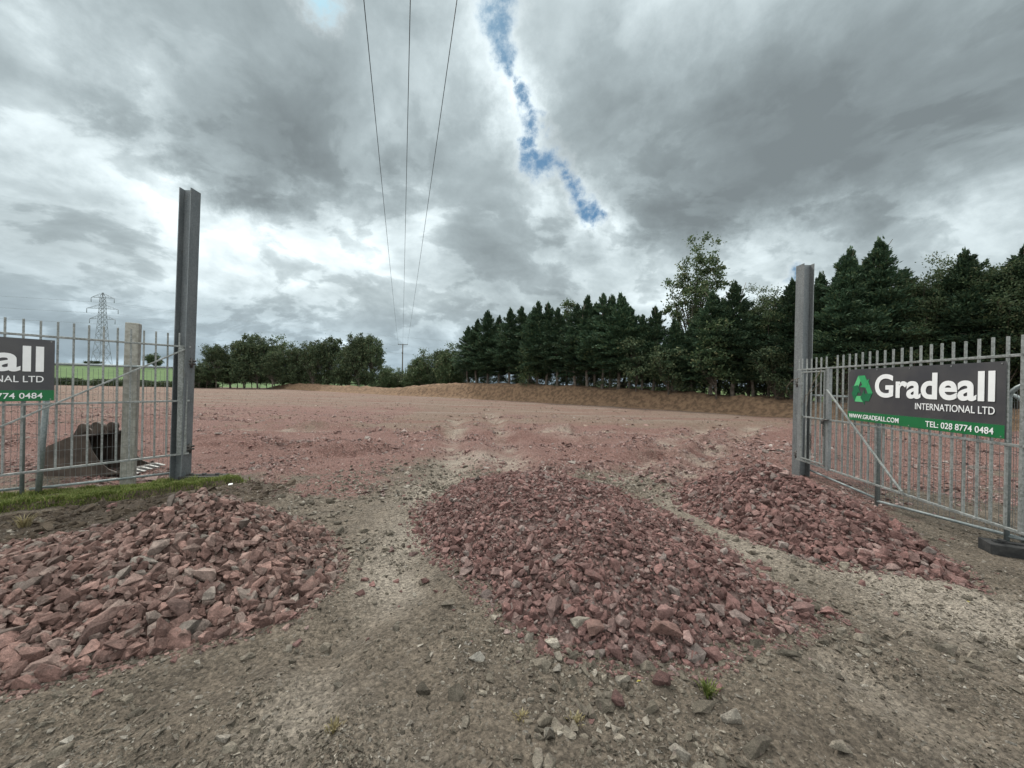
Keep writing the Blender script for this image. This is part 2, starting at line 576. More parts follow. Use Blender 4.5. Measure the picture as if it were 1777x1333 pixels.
M_STEEL_IN = mat_noisy('bucket_inside', (.035, .03, .028), (.075, .062, .055), scale=5, rough=.7, bump=.2)
M_TEETH = mat_plain('tooth_steel', (.22, .22, .21), .5, .4, .0)
M_CHAR = mat_noisy('sign_charcoal', (.044, .044, .050), (.064, .062, .064), scale=2.5, rough=.36, bump=.05, bd=.004, spec=.5)
M_SIGN_GREEN = mat_plain('sign_green', (.008, .135, .042), .42, .4)
M_WHITE = mat_plain('sign_white', (.80, .81, .81), .5, .3)
M_PYLON = mat_plain('pylon_steel', (.19, .205, .225), .6)
M_WOODPOLE = mat_noisy('pole_wood', (.06, .05, .042), (.10, .085, .07), scale=6, rough=.95)
M_CABLE = mat_plain('cable', (.03, .032, .035), .6)
M_CHAIN = mat_plain('chain_steel', (.07, .065, .06), .5, .5, .5)
M_TWIG = mat_noisy('twig', (.11, .09, .07), (.22, .19, .15), scale=20, rough=.95, bump=0)
M_PAPER = mat_plain('paper', (.82, .83, .82), .7)
M_YELLOW = mat_plain('yellow_leaf', (.36, .31, .07), .7)
CON = [(0, (.026, .054, .032)), (.5, (.040, .074, .042)), (.85, (.060, .098, .050)), (1, (.10, .125, .06))]
BRO = [(0, (.040, .062, .034)), (.5, (.060, .088, .046)), (.85, (.092, .120, .060)), (1, (.14, .145, .075))]
PAL = [(0, (.045, .075, .036)), (.5, (.070, .105, .050)), (.85, (.105, .14, .066)), (1, (.17, .165, .09))]
M_CON = mat_leaf('conifer_leaf', CON, .12)
M_BRO = mat_leaf('broad_leaf', BRO, .22)
M_PAL = mat_leaf('pale_leaf', PAL, .28)
M_TURF = mat_leaf('turf_blade', [(0, (.07, .10, .022)), (.5, (.115, .150, .036)), (.85, (.165, .19, .06)), (1, (.28, .25, .12))], .3)

# ------------------------------------------------------------------ layout of the place
HEAPS = [
    dict(poly=[(-2.61, 1.97), (-3.3, 1.75), (-4.4, 1.9), (-5.2, 2.7), (-4.7, 3.6), (-3.95, 4.15), (-3.3, 4.42), (-2.5, 4.40), (-1.9, 3.92), (-1.55, 3.4), (-1.42, 2.9), (-1.52, 2.57), (-1.93, 2.33), (-2.25, 2.16)],
         ridge=((-3.6, 3.1, .20), (-2.72, 3.42, .60)), seed=3, p=.98),
    dict(poly=[(-1.14, 5.0), (-.98, 4.25), (-.52, 3.45), (-.13, 2.9), (.15, 2.5), (.40, 2.34), (.69, 2.27), (1.1, 2.27), (1.35, 2.42), (1.85, 2.58), (2.24, 2.78), (2.1, 3.2), (2.08, 4.1), (1.85, 5.1), (1.5, 6.0), (.9, 6.5), (.1, 6.6), (-.7, 6.1)],
         ridge=((.20, 5.0, .44), (.95, 3.25, .33)), seed=7, p=.95),
    dict(poly=[(2.38, 5.2), (2.46, 4.45), (2.62, 4.03), (2.92, 3.70), (3.45, 3.40), (3.86, 3.27), (4.0, 3.5), (4.3, 4.2), (4.75, 5.0), (4.75, 5.9), (4.2, 6.5), (3.3, 6.4), (2.6, 5.9)],
         ridge=((3.35, 5.15, .60), (3.55, 4.3, .40)), seed=9, p=1.0),
]


def heap_h(hp, x, y):
    d = poly_dist(x, y, hp['poly'])
    d = d + (fbm(x * 2.2, y * 2.2, hp['seed']) - .5) * .22 * (d > -.3)
    a, b = hp['ridge']
    t, dr = seg_t(x, y, a, b)
    H = a[2] * (1 - t) + b[2] * t
    q = np.clip(d, 0, None) / (np.clip(d, 0, None) + dr + 1e-6)
    q = q ** hp['p'] * (1.0 + .10 * (1 - q))
    lump = (fbm(x * 3.1, y * 3.1, hp['seed'] + 20) - .5) * .16 + (fbm(x * 9, y * 9, hp['seed'] + 30) - .5) * .05
    return np.where(d > 0, H * q + lump * np.clip(q * 3, 0, 1) * .9, -.05)


# the turf strip by the left gate, and the soil it was cut from
VERGE = [(-7.6, 3.95), (-6.2, 4.28), (-5.55, 4.65), (-4.9, 5.1), (-4.25, 5.75), (-4.05, 5.98), (-4.2, 6.22), (-4.7, 6.1), (-5.3, 5.95), (-6.3, 5.2), (-7.6, 4.9)]
SOILP = [(-7.5, 3.0), (-5.0, 3.3), (-4.2, 4.2), (-3.1, 4.6), (-3.05, 5.3), (-3.4, 6.0), (-4.0, 6.05), (-5.0, 5.0), (-6.0, 4.3), (-7.5, 3.95)]
BANK_BASE = [(-46, 71.5), (-41, 68), (-28, 58), (-15.3, 47), (-9, 43.5), (-2.2, 38.5), (5, 32.6), (12.4, 25.6), (15.6, 21.2), (19.5, 16), (23, 11), (27, 4)]
BANK_H = [.05, .95, .85, .75, 1.55, 1.6, 1.5, 1.2, .95, .9, .9, .8]
PALE = [(660, 880, 1.0, .35), (860, 800, 1.2, .35), (1250, 930, .8, .4), (1600, 1080, 1.0, .35), (700, 920, .45, .6), (690, 1010, .35, .45), (740, 860, .4, .8), (830, 800, .5, .7), (1660, 1060, .5, .75), (1740, 1075, .4, .7), (1300, 960, .35, .6), (1200, 880, .5, .8),
        (520, 1240, .30, .45), (470, 1270, .2, .35), (640, 1330, .2, .3), (1560, 1020, .4, .7), (930, 1120, .2, .4), (660, 975, .3, .6), (1480, 1190, .25, .3), (1600, 1300, .2, .25), (1000, 760, 1.0, .6), (1150, 770, 1.0, .5)]


RUTS = [((-.9, .5), (-1.15, 6)), ((-.05, .5), (-.75, 2.9)), ((-.75, 2.9), (-1.0, 6.5)), ((3.6, 1.6), (1.9, 6.6)), ((4.4, 2.2), (2.2, 6.8)), ((2.6, 1.2), (1.9, 2.3)),
        ((-2.6, 1.2), (-.9, 2.6)), ((-1.0, 6.2), (-2.5, 18)), ((.1, 7.2), (-1.0, 20)), ((1.8, 6.6), (7.5, 15)), ((2.8, 6.6), (10, 16)), ((-9, 12), (9, 13.5)), ((-14, 16), (12, 17.5)), ((-20, 22), (8, 24)), ((-20, 24.2), (6, 26))]


def yard_inside(x, y):
    """>0 inside the yard (near side of the bank and tree line)"""
    poly = [(-120, -50), (120, -50), (120, -20), (31, -2)] + BANK_BASE[::-1] + [(-75, 76), (-120, 68)]
    return poly_dist(x, y, poly)


def ground_h(x, y):
    r = np.hypot(x, y)
    h = (fbm(x * .5, y * .5, 41) - .5) * .10 * ss(r, 3, 9) * (1 - .6 * ss(r, 20, 60))
    h = h + (fbm(x * 1.6, y * 1.6, 42) - .5) * .050
    h = h + (fbm(x * 6, y * 6, 43) - .5) * .022 * (1 - ss(r, 14, 25))
    # windrows of loose stone pushed up on the yard floor
    h = h + np.clip(fbm(x * .55 + 3, y * .9, 44) - .56, 0, 1) * 1.1 * ss(y, 6.6, 8.5) * (1 - ss(y, 12, 18))
    h = h + (fbm(x * 2.3, y * 2.3, 45) - .5) * .09 * ss(y, 6.5, 8.5) * (1 - ss(y, 14, 22))
    # wheel ruts of the two tracks
    for a, b in RUTS:
        t, d = seg_t(x, y, a, b)
        d = d + (fbm(x * 1.5, y * 1.5, 46) - .5) * .12
        dep = .038 if a[1] < 5 else .09
        w = .15 if a[1] < 5 else .30
        h = h - dep * np.exp(-(d / w) ** 2) + dep * .55 * np.exp(-((d - 2 * w) / (w * .8)) ** 2)
    return h


def zone(x, y):
    n = fbm(x * .8, y * .8, 51)
    n2 = fbm(x * .22, y * .5, 52)
    nf = fbm(x * 2.6, y * 2.6, 53)
    red = ss(y + (n - .5) * 4.5 + (nf - .5) * 1.5, 4.7, 7.0) * (1 - .9 * ss(y + (n2 - .5) * 14 + (n - .5) * 3 - x * .10, 11.0, 19.0))
    red = red * (1 - np.exp(-(((x + 1.15 + .12 * (y - 5)) / 1.0) ** 2 + ((y - 5.6) / 2.1) ** 2)) - .8 * np.exp(-(((x - 1.95) / .7) ** 2 + ((y - 5.4) / 1.5) ** 2)))
    red = np.clip(red, 0, 1) * .95 * (0.55 + .9 * n)
    red = np.maximum(red, .75 * ss(y - .45 * x, 9.5, 10.5) * (1 - ss(y, 20, 34)) * ss(-x, 4, 6) * (.4 + n))
    pale = np.zeros_like(x)
    for px, py, r, a in PALE:
        g = G(px, py)
        pale = pale + a * np.exp(-(((x - g.x) / r) ** 2 + ((y - g.y) / (r * 1.25)) ** 2))
    for a, b in RUTS:
        t, d = seg_t(x, y, a, b)
        w = .20 if a[1] < 5 else .42
        d = d + (fbm(x * 1.5, y * 1.5, 46) - .5) * .12
        rut = np.exp(-(d / w) ** 2) * np.clip(nf * 1.8 - .3, 0, 1)
        pale = pale + (.42 if a[1] < 5 else .95) * rut
        red = red - .40 * rut * (a[1] >= 5)
    soil = ss(poly_dist(x, y, SOILP), -.10, .12)
    far = ss(y + (n - .5) * 3, 7.0, 11)
    grass = ss(-yard_inside(x, y), .5, 3.0)
    return red, grass, pale, soil, far


def axis(lo, hi, dense_lo, dense_hi, step, grow):
    a = list(np.arange(dense_lo, dense_hi, step))
    s, v = step, dense_lo
    left = []
    while v > lo:
        s *= grow
        v -= s
        left.append(v)
    s, v = step, a[-1]
    while v < hi:
        s *= grow
        v += s
        a.append(v)
    return np.array(left[::-1] + a)


def build_ground():
    xs = axis(-1500, 1500, -6.5, 6.5, .05, 1.05)
    ys = axis(-60, 2500, 1.2, 9.0, .045, 1.035)
    X, Y = np.meshgrid(xs, ys)
    x, y = X.ravel(), Y.ravel()
    z = ground_h(x, y)
    z = np.where(np.hypot(x, y) > 90, z * 0 - .05, z)
    nx, ny = len(xs), len(ys)
    i = np.arange(nx * ny).reshape(ny, nx)
    F = np.stack([i[:-1, :-1], i[:-1, 1:], i[1:, 1:], i[1:, :-1]], -1).reshape(-1, 4)
    me = np_mesh('ground', np.stack([x, y, z], -1), F, True)
    red, grass, pale, soil, far = zone(x, y)
    ca = me.color_attributes.new('zone', 'FLOAT_COLOR', 'POINT')
    ca.data.foreach_set('color', np.stack([red, grass, pale, soil], -1).astype(np.float32).ravel())
    fa = me.attributes.new('far', 'FLOAT', 'POINT')
    fa.data.foreach_set('value', far.astype(np.float32))
    tag(link('ground', me, M_EARTH), kind='structure')


build_ground()


# green hill beyond the yard on the left
def hill_h(x, y):
    u = (y - 68 - .10 * (x + 60)) / 85.0
    top = 6.6 + (-(x + 175) * .030)
    top = np.clip(top, .8, 10)
    return -.15 + top * ss(u, 0, 1.0) - 4 * ss(u, 1.05, 2.4) + (fbm(x * .03, y * .03, 61) - .5) * .8 * ss(u, .05, .5)


def build_field():
    xs = np.linspace(-420, -34, 130)
    ys = np.linspace(64, 330, 120)
    X, Y = np.meshgrid(xs, ys)
    x, y = X.ravel(), Y.ravel()
    i = np.arange(len(x)).reshape(len(ys), len(xs))
    F = np.stack([i[:-1, :-1], i[:-1, 1:], i[1:, 1:], i[1:, :-1]], -1).reshape(-1, 4)
    me = np_mesh('field', np.stack([x, y, hill_h(x, y)], -1), F, True)
    tag(link('field', me, M_FIELD), kind='structure')


build_field()


def build_bank():
    """long earth bank swept along its foot line"""
    pts = np.array(BANK_BASE, float)
    seg = np.r_[0, np.cumsum(np.hypot(*np.diff(pts, axis=0).T))]
    L = seg[-1]
    s = np.arange(0, L, .22)
    px, py = np.interp(s, seg, pts[:, 0]), np.interp(s, seg, pts[:, 1])
    hh = np.interp(s, seg, BANK_H)
    k = np.ones(25) / 25
    pad = lambda a: np.convolve(np.pad(a, 12, mode='edge'), k, 'valid')
    px, py, hh = pad(px), pad(py), pad(hh)
    tx, ty = np.gradient(px), np.gradient(py)
    ln = np.hypot(tx, ty)
    nx, ny = -ty / ln, tx / ln                # outward normal (away from the yard)
    if nx[len(nx) // 2] < 0 and ny[len(nx) // 2] < 0:
        nx, ny = -nx, -ny
    prof_u = np.array([-.7, -.35, -.05, .2, .45, .7, .95, 1.2, 1.45, 1.75, 2.1, 2.5, 3.0, 3.6, 4.3, 5.2])
    prof_h = np.array([-.12, .0, .10, .32, .58, .80, .93, .98, 1.0, 1.0, 1.0, .99, .93, .75, .45, -.1])
    V = []
    for u, f in zip(prof_u, prof_h):
        x = px + nx * u
        y = py + ny * u
        z = hh * f + (fbm(x * .5, y * .5, 71) - .5) * .35 * max(f, 0) + (fbm(x * 1.9, y * 1.9, 72) - .5) * .28 * (0.15 + max(f, 0)) + (fbm(x * 5, y * 5, 73) - .5) * .14 * (0.1 + max(f, 0))
        V.append(np.stack([x, y, z], -1))
    n = len(px)
    V = np.concatenate(V)
    i = np.arange(len(V)).reshape(len(prof_u), n)
    F = np.stack([i[:-1, :-1], i[:-1, 1:], i[1:, 1:], i[1:, :-1]], -1).reshape(-1, 4)
    tag(link('earth_bank', np_mesh('earth_bank', V, F, True), M_BANK), kind='structure')


build_bank()


# ------------------------------------------------------------------ stones
def hull_variant(seed, n, flat=.55, long=1.0, bevel=0.0, rough=0.0):
    r = random.Random(seed)
    bm = bmesh.new()
    for _ in range(n):
        v = Vector((r.gauss(0, 1), r.gauss(0, 1), r.gauss(0, 1))).normalized()
        mx = max(abs(v.x), abs(v.y), abs(v.z))
        v = v.lerp(v / mx * .8, .62) * r.uniform(.78, 1.08)
        bm.verts.new((v.x * .5 * long, v.y * .5 * r.uniform(.72, .95), v.z * .5 * flat))
    bmesh.ops.convex_hull(bm, input=bm.verts)
    loose = [v for v in bm.verts if not v.link_faces]
    bmesh.ops.delete(bm, geom=loose, context='VERTS')
    bmesh.ops.dissolve_limit(bm, angle_limit=R_(16), verts=bm.verts, edges=bm.edges)
    if bevel:
        bmesh.ops.bevel(bm, geom=list(bm.edges), offset=bevel, segments=1, affect='EDGES', clamp_overlap=True)
    bmesh.ops.triangulate(bm, faces=bm.faces)
    if rough:
        bmesh.ops.subdivide_edges(bm, edges=list(bm.edges), cuts=1, use_grid_fill=True)
        bmesh.ops.triangulate(bm, faces=bm.faces)
        for v in bm.verts:
            d = mnoise.noise_vector(v.co * 5 + Vector((seed, 0, 0)))
            v.co += d * rough
    bmesh.ops.recalc_face_normals(bm, faces=bm.faces)
    V = np.array([v.co[:] for v in bm.verts])
    bm.verts.index_update()
    F = np.array([[v.index for v in f.verts] for f in bm.faces])
    bm.free()
    return V, F


TINY = [hull_variant(60 + k, 7, .7, 1.2) for k in range(14)]
SMALL = [hull_variant(100 + k, 9, .6 + .05 * (k % 4), 1.15) for k in range(16)]
MID = [hull_variant(200 + k, 12, .55 + .10 * (k % 4), 1.05 + .10 * (k % 4)) for k in range(20)]
BIG = [hull_variant(300 + k, 12, .54 + .09 * (k % 5), 1.05 + .12 * (k % 5), .014, .020) for k in range(26)]


def rot_mats(n, tilt, nrm=None):
    """random yaw, then random tilt, then lean onto a surface normal; (n,3,3)"""
    a = rng.uniform(0, 2 * np.pi, n)
    c, s = np.cos(a), np.sin(a)
    Z = np.zeros((n, 3, 3))
    Z[:, 0, 0], Z[:, 0, 1], Z[:, 1, 0], Z[:, 1, 1], Z[:, 2, 2] = c, -s, s, c, 1
    up = np.tile([0., 0, 1], (n, 1)) if nrm is None else nrm
    ta = rng.uniform(0, 2 * np.pi, n)
    tt = np.abs(rng.normal(0, tilt, n))
    up = up + np.stack([np.cos(ta) * np.tan(np.clip(tt, 0, 1.3)), np.sin(ta) * np.tan(np.clip(tt, 0, 1.3)), 0 * ta], -1)
    up /= np.linalg.norm(up, axis=1, keepdims=True)
    ax = np.stack([-up[:, 1], up[:, 0], 0 * ta], -1)       # z cross up
    sn = np.linalg.norm(ax, axis=1)
    ax = ax / np.maximum(sn, 1e-6)[:, None]
    cs = up[:, 2]
    K = np.zeros((n, 3, 3))
    K[:, 0, 1], K[:, 0, 2], K[:, 1, 0], K[:, 1, 2], K[:, 2, 0], K[:, 2, 1] = -ax[:, 2], ax[:, 1], ax[:, 2], -ax[:, 0], -ax[:, 1], ax[:, 0]
    T = np.eye(3) + sn[:, None, None] * K + (1 - cs)[:, None, None] * (K @ K)
    return T @ Z


def merge(variants, pos, size, R):
    Vs, Fs, off = [], [], 0
    vi = rng.integers(0, len(variants), len(pos))
    for k, (V, F) in enumerate(variants):
        w = np.where(vi == k)[0]
        if not len(w): continue
        X = np.einsum('nij,vj->nvi', R[w], V) * size[w, None, None] + pos[w, None, :]
        Vs.append(X.reshape(-1, 3))
        Fs.append((F[None] + (np.arange(len(w)) * len(V))[:, None, None] + off).reshape(-1, 3))
        off += len(w) * len(V)
    return np.concatenate(Vs), np.concatenate(Fs)


def join(parts):
    Vs, Fs, o = [], [], 0
    for V, F in parts:
        Vs.append(V); Fs.append(F + o); o += len(V)
    return np.concatenate(Vs), np.concatenate(Fs)


def sample_poly(poly, n, grow=0.0):
    p = np.array(poly)
    lo, hi = p.min(0) - grow, p.max(0) + grow
    out = np.zeros((0, 2))
    while len(out) < n:
        q = rng.uniform(lo, hi, (n * 2, 2))
        out = np.concatenate([out, q[poly_dist(q[:, 0], q[:, 1], poly) > -grow]])
    return out[:n]


CAND = []          # stones big enough to stand as objects: (apparent size, where, pos, size, R)


def app(pos, size):
    y = np.maximum(pos[:, 1], .3)
    px = np.abs(pos[:, 0] / y)
    v = (pos[:, 2] - CAM_Z) / y
    ok = (px < 1.36) & (v > -1.02) & (pos[:, 1] > 1.3)
    return np.where(ok, size / y, 0)


def heap_base(hp, step=.05):
    p = np.array(hp['poly'])
    lo, hi = p.min(0) - .2, p.max(0) + .2
    xs, ys = np.arange(lo[0], hi[0], step), np.arange(lo[1], hi[1], step)
    X, Y = np.meshgrid(xs, ys)
    x, y = X.ravel(), Y.ravel()
    g = ground_h(x, y)
    z = np.maximum(g - .06, g + heap_h(hp, x, y) - .02)
    i = np.arange(len(x)).reshape(len(ys), len(xs))
    F = np.concatenate([np.stack([i[:-1, :-1], i[:-1, 1:], i[1:, 1:]], -1).reshape(-1, 3), np.stack([i[:-1, :-1], i[1:, 1:], i[1:, :-1]], -1).reshape(-1, 3)])
    return np.stack([x, y, z], -1), F


def scatter_heap(hp, n, mean, sig, lo, hi, sink, tilt, grow=.05, edge_big=0.0):
    q = sample_poly(hp['poly'], n, grow)
    x, y = q[:, 0], q[:, 1]
    size = np.clip(rng.lognormal(math.log(mean), sig, n), lo, hi)
    d = poly_dist(x, y, hp['poly'])
    if edge_big:
        size = np.clip(size * (1 + edge_big * np.exp(-np.clip(d, 0, 9) / .5) * (y < np.mean([a[1] for a in hp['poly']]))), lo, hi)
    e = .06
    H = lambda a, b: ground_h(a, b) + np.maximum(heap_h(hp, a, b), 0)
    h0 = H(x, y)
    nrm = np.stack([-(H(x + e, y) - H(x - e, y)) / (2 * e), -(H(x, y + e) - H(x, y - e)) / (2 * e), np.ones(n)], -1)
    nrm /= np.linalg.norm(nrm, axis=1, keepdims=True)
    pos = np.stack([x, y, h0 + size * (rng.uniform(-.08, .20, n) - sink)], -1)
    return pos, size, rot_mats(n, tilt, nrm)


def pick(where, pos, size, R, limit):
    """sort a scatter into candidates for single objects and the rest"""
    a = app(pos, size)
    big = np.argsort(-a)[:limit]
    big = big[a[big] > 0]
    for i in big:
        CAND.append((a[i], where, pos[i], size[i], R[i]))
    keep = np.ones(len(pos), bool)
    keep[big] = False
    return pos[keep], size[keep], R[keep]


HEAP_TXT = [
    ('stone_heap', 'heap of large pinkish stones below the grass verge and charcoal sign gate', M_PINK),
    ('stone_heap', 'long low heap of fine red stone in the middle of the entrance', M_RED),
    ('stone_heap', 'steep heap of red stones at the foot of the gate with the whole sign', M_RED),
]
specs = [  # layers: n, mean, sigma, lo, hi, sink, tilt
    [(5000, .062, .36, .033, .16, -.08, .8), (5200, .04, .35, .022, .07, .1, .6), (9000, .03, .3, .015, .05, .1, .6)],
    [(4600, .046, .40, .026, .14, -.04, .7), (9000, .036, .32, .018, .06, .1, .5), (20000, .019, .3, .01, .03, .15, .6)],
    [(3300, .060, .38, .032, .15, -.05, .7), (4500, .046, .34, .025, .08, .1, .5), (9000, .024, .3, .012, .04, .15, .6)],
]
for hi_, (hp, sp, tx) in enumerate(zip(HEAPS, specs, HEAP_TXT)):
    parts = [heap_base(hp)]
    for li, (n, mean, sg, lo, hi, sink, tilt) in enumerate(sp):
        pos, size, R = scatter_heap(hp, n, mean, sg, lo, hi, sink, tilt, grow=.06 if li == 0 else .16, edge_big=.35 if li == 0 else 0)
        if li == 0:
            pos, size, R = pick(hi_, pos, size, R, (190, 85, 55)[hi_])
        parts.append(merge(BIG[:12] if (li == 0 and hi_ == 0) else (MID if li == 0 else SMALL), pos, size, R))
    V, F = join(parts)
    o = link('stone_heap', np_mesh('stone_heap', V, F), tx[2])
    tag(o, tx[1], 'stone heap', 'heaps of broken stone in the entrance', 'stuff')


def on_ground(q, size, sink=.15):
    x, y = q[:, 0], q[:, 1]
    return np.stack([x, y, ground_h(x, y) + size * (rng.uniform(.0, .22, len(q)) - sink)], -1)


def heap_mask(q, grow=0.0):
    mk = np.ones(len(q), bool)
    for hp in HEAPS:
        mk &= poly_dist(q[:, 0], q[:, 1], hp['poly']) < -grow
    return mk & (poly_dist(q[:, 0], q[:, 1], VERGE) < -.02)


def fan(n, y0, y1, pw=1.0, xm=1.42):
    """points spread over the ground seen between two distances"""
    y = y0 + (y1 - y0) * rng.uniform(0, 1, n) ** pw
    return np.stack([rng.uniform(-xm, xm, n) * y, y], -1)


# grey chippings on the tracks
def build_track_gravel():
    parts = []
    q = fan(150000, 1.3, 7.0, 1.6)
    dens = fbm(q[:, 0] * 1.3, q[:, 1] * 1.3, 81)
    keep = heap_mask(q) & (rng.uniform(0, 1, len(q)) < np.clip((dens - .28) * 2.6, .12, 1))
    q = q[keep]
    s = np.clip(rng.lognormal(math.log(.0135), .5, len(q)), .005, .05)
    parts.append(merge(TINY, on_ground(q, s, .10), s, rot_mats(len(q), .35)))
    # coarser loose stone towards the camera on the right, and between the heaps
    q = np.concatenate([fan(7500, 1.35, 4.2, 1.3), np.stack([rng.normal(-1.5, .9, 5200), rng.normal(5.4, 1.2, 5200)], -1), np.stack([rng.normal(2.0, .5, 900), rng.normal(6.0, .9, 900)], -1)])
    cl = fbm(q[:, 0] * 1.1 + 4, q[:, 1] * 1.1, 83)
    bias = np.where(q[:, 1] < 3.4, .13 + .72 * ss(q[:, 0], -.35, .5) * (1 - ss(q[:, 1], 2.1, 3.2)), .8)
    keep = heap_mask(q, -.02) & (rng.uniform(0, 1, len(q)) < bias * np.clip((cl - .32) * 4, 0, 1)) & (q[:, 1] > 1.3)
    q = q[keep]
    s = np.clip(rng.lognormal(math.log(.036), .48, len(q)), .016, .12)
    pos, s, R = pick(3, on_ground(q, s, .05), s, rot_mats(len(q), .3), 75)
    parts.append(merge(MID, pos, s, R))
    V, F = join(parts)
    tag(link('track_gravel', np_mesh('track_gravel', V, F), M_GREY), kind='stuff')
    # stray red pieces that rolled off the heaps
    q = fan(8000, 1.8, 8.5, .8)
    d = np.full(len(q), -9.)
    for hp in HEAPS:
        d = np.maximum(d, poly_dist(q[:, 0], q[:, 1], hp['poly']))
    keep = heap_mask(q, -.05) & (rng.uniform(0, 1, len(q)) < .75 * np.exp(d / .16) + .012 + .40 * ss(q[:, 1], 4.6, 6.6))
    q = q[keep]
    s = np.clip(rng.lognormal(math.log(.04), .45, len(q)), .015, .12)
    V, F = merge(MID, on_ground(q, s, .05), s, rot_mats(len(q), .35))
    tag(link('stray_gravel', np_mesh('stray_gravel', V, F), M_RED), kind='stuff')


build_track_gravel()


def build_yard_gravel():
    q = fan(110000, 5.4, 20.0, 1.2)
    red = zone(q[:, 0], q[:, 1])[0]
    cl = fbm(q[:, 0] * .7, q[:, 1] * 1.0, 91)
    keep = heap_mask(q, .02) & (rng.uniform(0, 1, len(q)) < np.clip(red * 1.1, .02, 1) * np.clip((cl - .36) * 4.0, .10, 1)) & (yard_inside(q[:, 0], q[:, 1]) > .6)
    q = q[keep]
    s = np.clip(rng.lognormal(math.log(.044), .55, len(q)), .016, .20) * (.75 + .6 * ss(cl[keep], .45, .7))
    V, F = merge(TINY, on_ground(q, s, .12), s, rot_mats(len(q), .35))
    tag(link('yard_gravel', np_mesh('yard_gravel', V, F), M_YARD), kind='stuff')
    # few stones and clods on the far floor and on the bank
    q = fan(14000, 12, 50, 1.0)
    q = q[yard_inside(q[:, 0], q[:, 1]) > -.4]
    s = np.clip(rng.lognormal(math.log(.07), .5, len(q)), .03, .35)
    V, F = merge(SMALL, on_ground(q, s, .2), s, rot_mats(len(q), .3))
    tag(link('floor_gravel', np_mesh('floor_gravel', V, F), M_FLOOR), kind='stuff')


build_yard_gravel()

# stones that stand as objects
SPECIAL = [  # px, py, size m, heap, colour, label
    (1395, 1062, .27, 'r', 'red boulder at the tip of the long middle heap beside a grey stone', (1.25, .9, .8)),
    (1424, 1056, .15, 'g', 'grey wedge of stone beside the red boulder at the heap tip', (1.2, .8, .7)),
    (1013, 993, .22, 'r', 'rounded red block halfway up the long middle heap', (1, 1, 1.2)),
    (1152, 1068, .20, 'r', 'flaky red block low on the front of the middle heap', (1, 1, 1.2)),
    (1155, 1107, .24, 'p', 'pale scored reddish block on the front edge of the middle heap', (1, .9, 1.4)),
    (1035, 1100, .26, 'p', 'leaning slab of grey pink rock on the front edge of the middle heap', (1.2, .8, 1.1)),
    (1006, 1086, .20, 'g', 'dark grey block behind the leaning slab on the middle heap', (1.1, .9, 1)),
    (980, 1015, .17, 'p', 'greyish pink stone left below the rounded red block', (1, .9, 1)),
    (826, 1145, .13, 'g', 'chunky grey stone alone on the dirt before the middle heap', (1, .9, 1.3)),
    (793, 1215, .14, 'g', 'upright grey brown stone on the bare dirt near the camera', (1, .9, 1.5)),
    (1032, 1140, .12, 'g', 'grey cube like stone just off the front of the middle heap', (1, 1, 1.5)),
    (1086, 1186, .15, 'g', 'flat topped grey stone on dirt below the middle heap', (1.2, .9, .9)),
    (1230, 1238, .16, 'g', 'grey slab below the small green tuft on the track', (1.3, .9, .7)),
    (1275, 1258, .15, 'g', 'upright grey block right of the slab below the tuft', (.9, .9, 1.4)),
    (1320, 1308, .17, 'g', 'wide flat grey rock at the bottom edge of the track', (1.3, .9, .8)),
    (1472, 1312, .18, 'g', 'long grey wedge of rock at the bottom edge by the rutted track', (1.3, .8, .8)),
    (1185, 1320, .14, 'g', 'rounded grey rock cut by the bottom edge of the picture', (1, .9, 1.2)),
    (1375, 1140, .14, 'g', 'leaning grey stone below the right tip of the middle heap', (1.3, .8, .9)),
    (1135, 1240, .12, 'g', 'small square grey stone by a yellow leaf on the dirt', (1, 1, 1)),
    (340, 1002, .27, 'p', 'large smooth pink rock on the face of the left heap', (1.5, .8, .8)),
    (425, 945, .25, 'p', 'big square pink block right of the left heap crest', (1.1, .9, 1)),
    (247, 815 + 165, .24, 'p', 'long pale pink slab in the middle of the left heap', (1.5, .7, .7)),
]
MCOL = {'r': M_RED, 'p': M_PINK, 'g': M_GREY}


def surf(px, py):
    """where a sight line meets the heaps or the ground"""
    d = ray(px, py)
    lo = 1.0
    for k in range(4000):
        t = lo + k * .004
        x, y, z = d.x * t, d.y * t, CAM_Z + d.z * t
        if k % 2 == 0:
            xa, ya = np.array([x]), np.array([y])
            h = float(ground_h(xa, ya)[0])
            hh = max(float(heap_h(hp, xa, ya)[0]) for hp in HEAPS)
            if z <= h + max(hh, 0):
                return Vector((x, y, z))
    return G(px, py)


bigmesh = {}


def big_mesh(k, mat):
    if (k, mat.name) not in bigmesh:
        V, F = BIG[k]
        me = np_mesh('stone', V, F)
        me.materials.append(mat)
        bigmesh[(k, mat.name)] = me
    return bigmesh[(k, mat.name)]


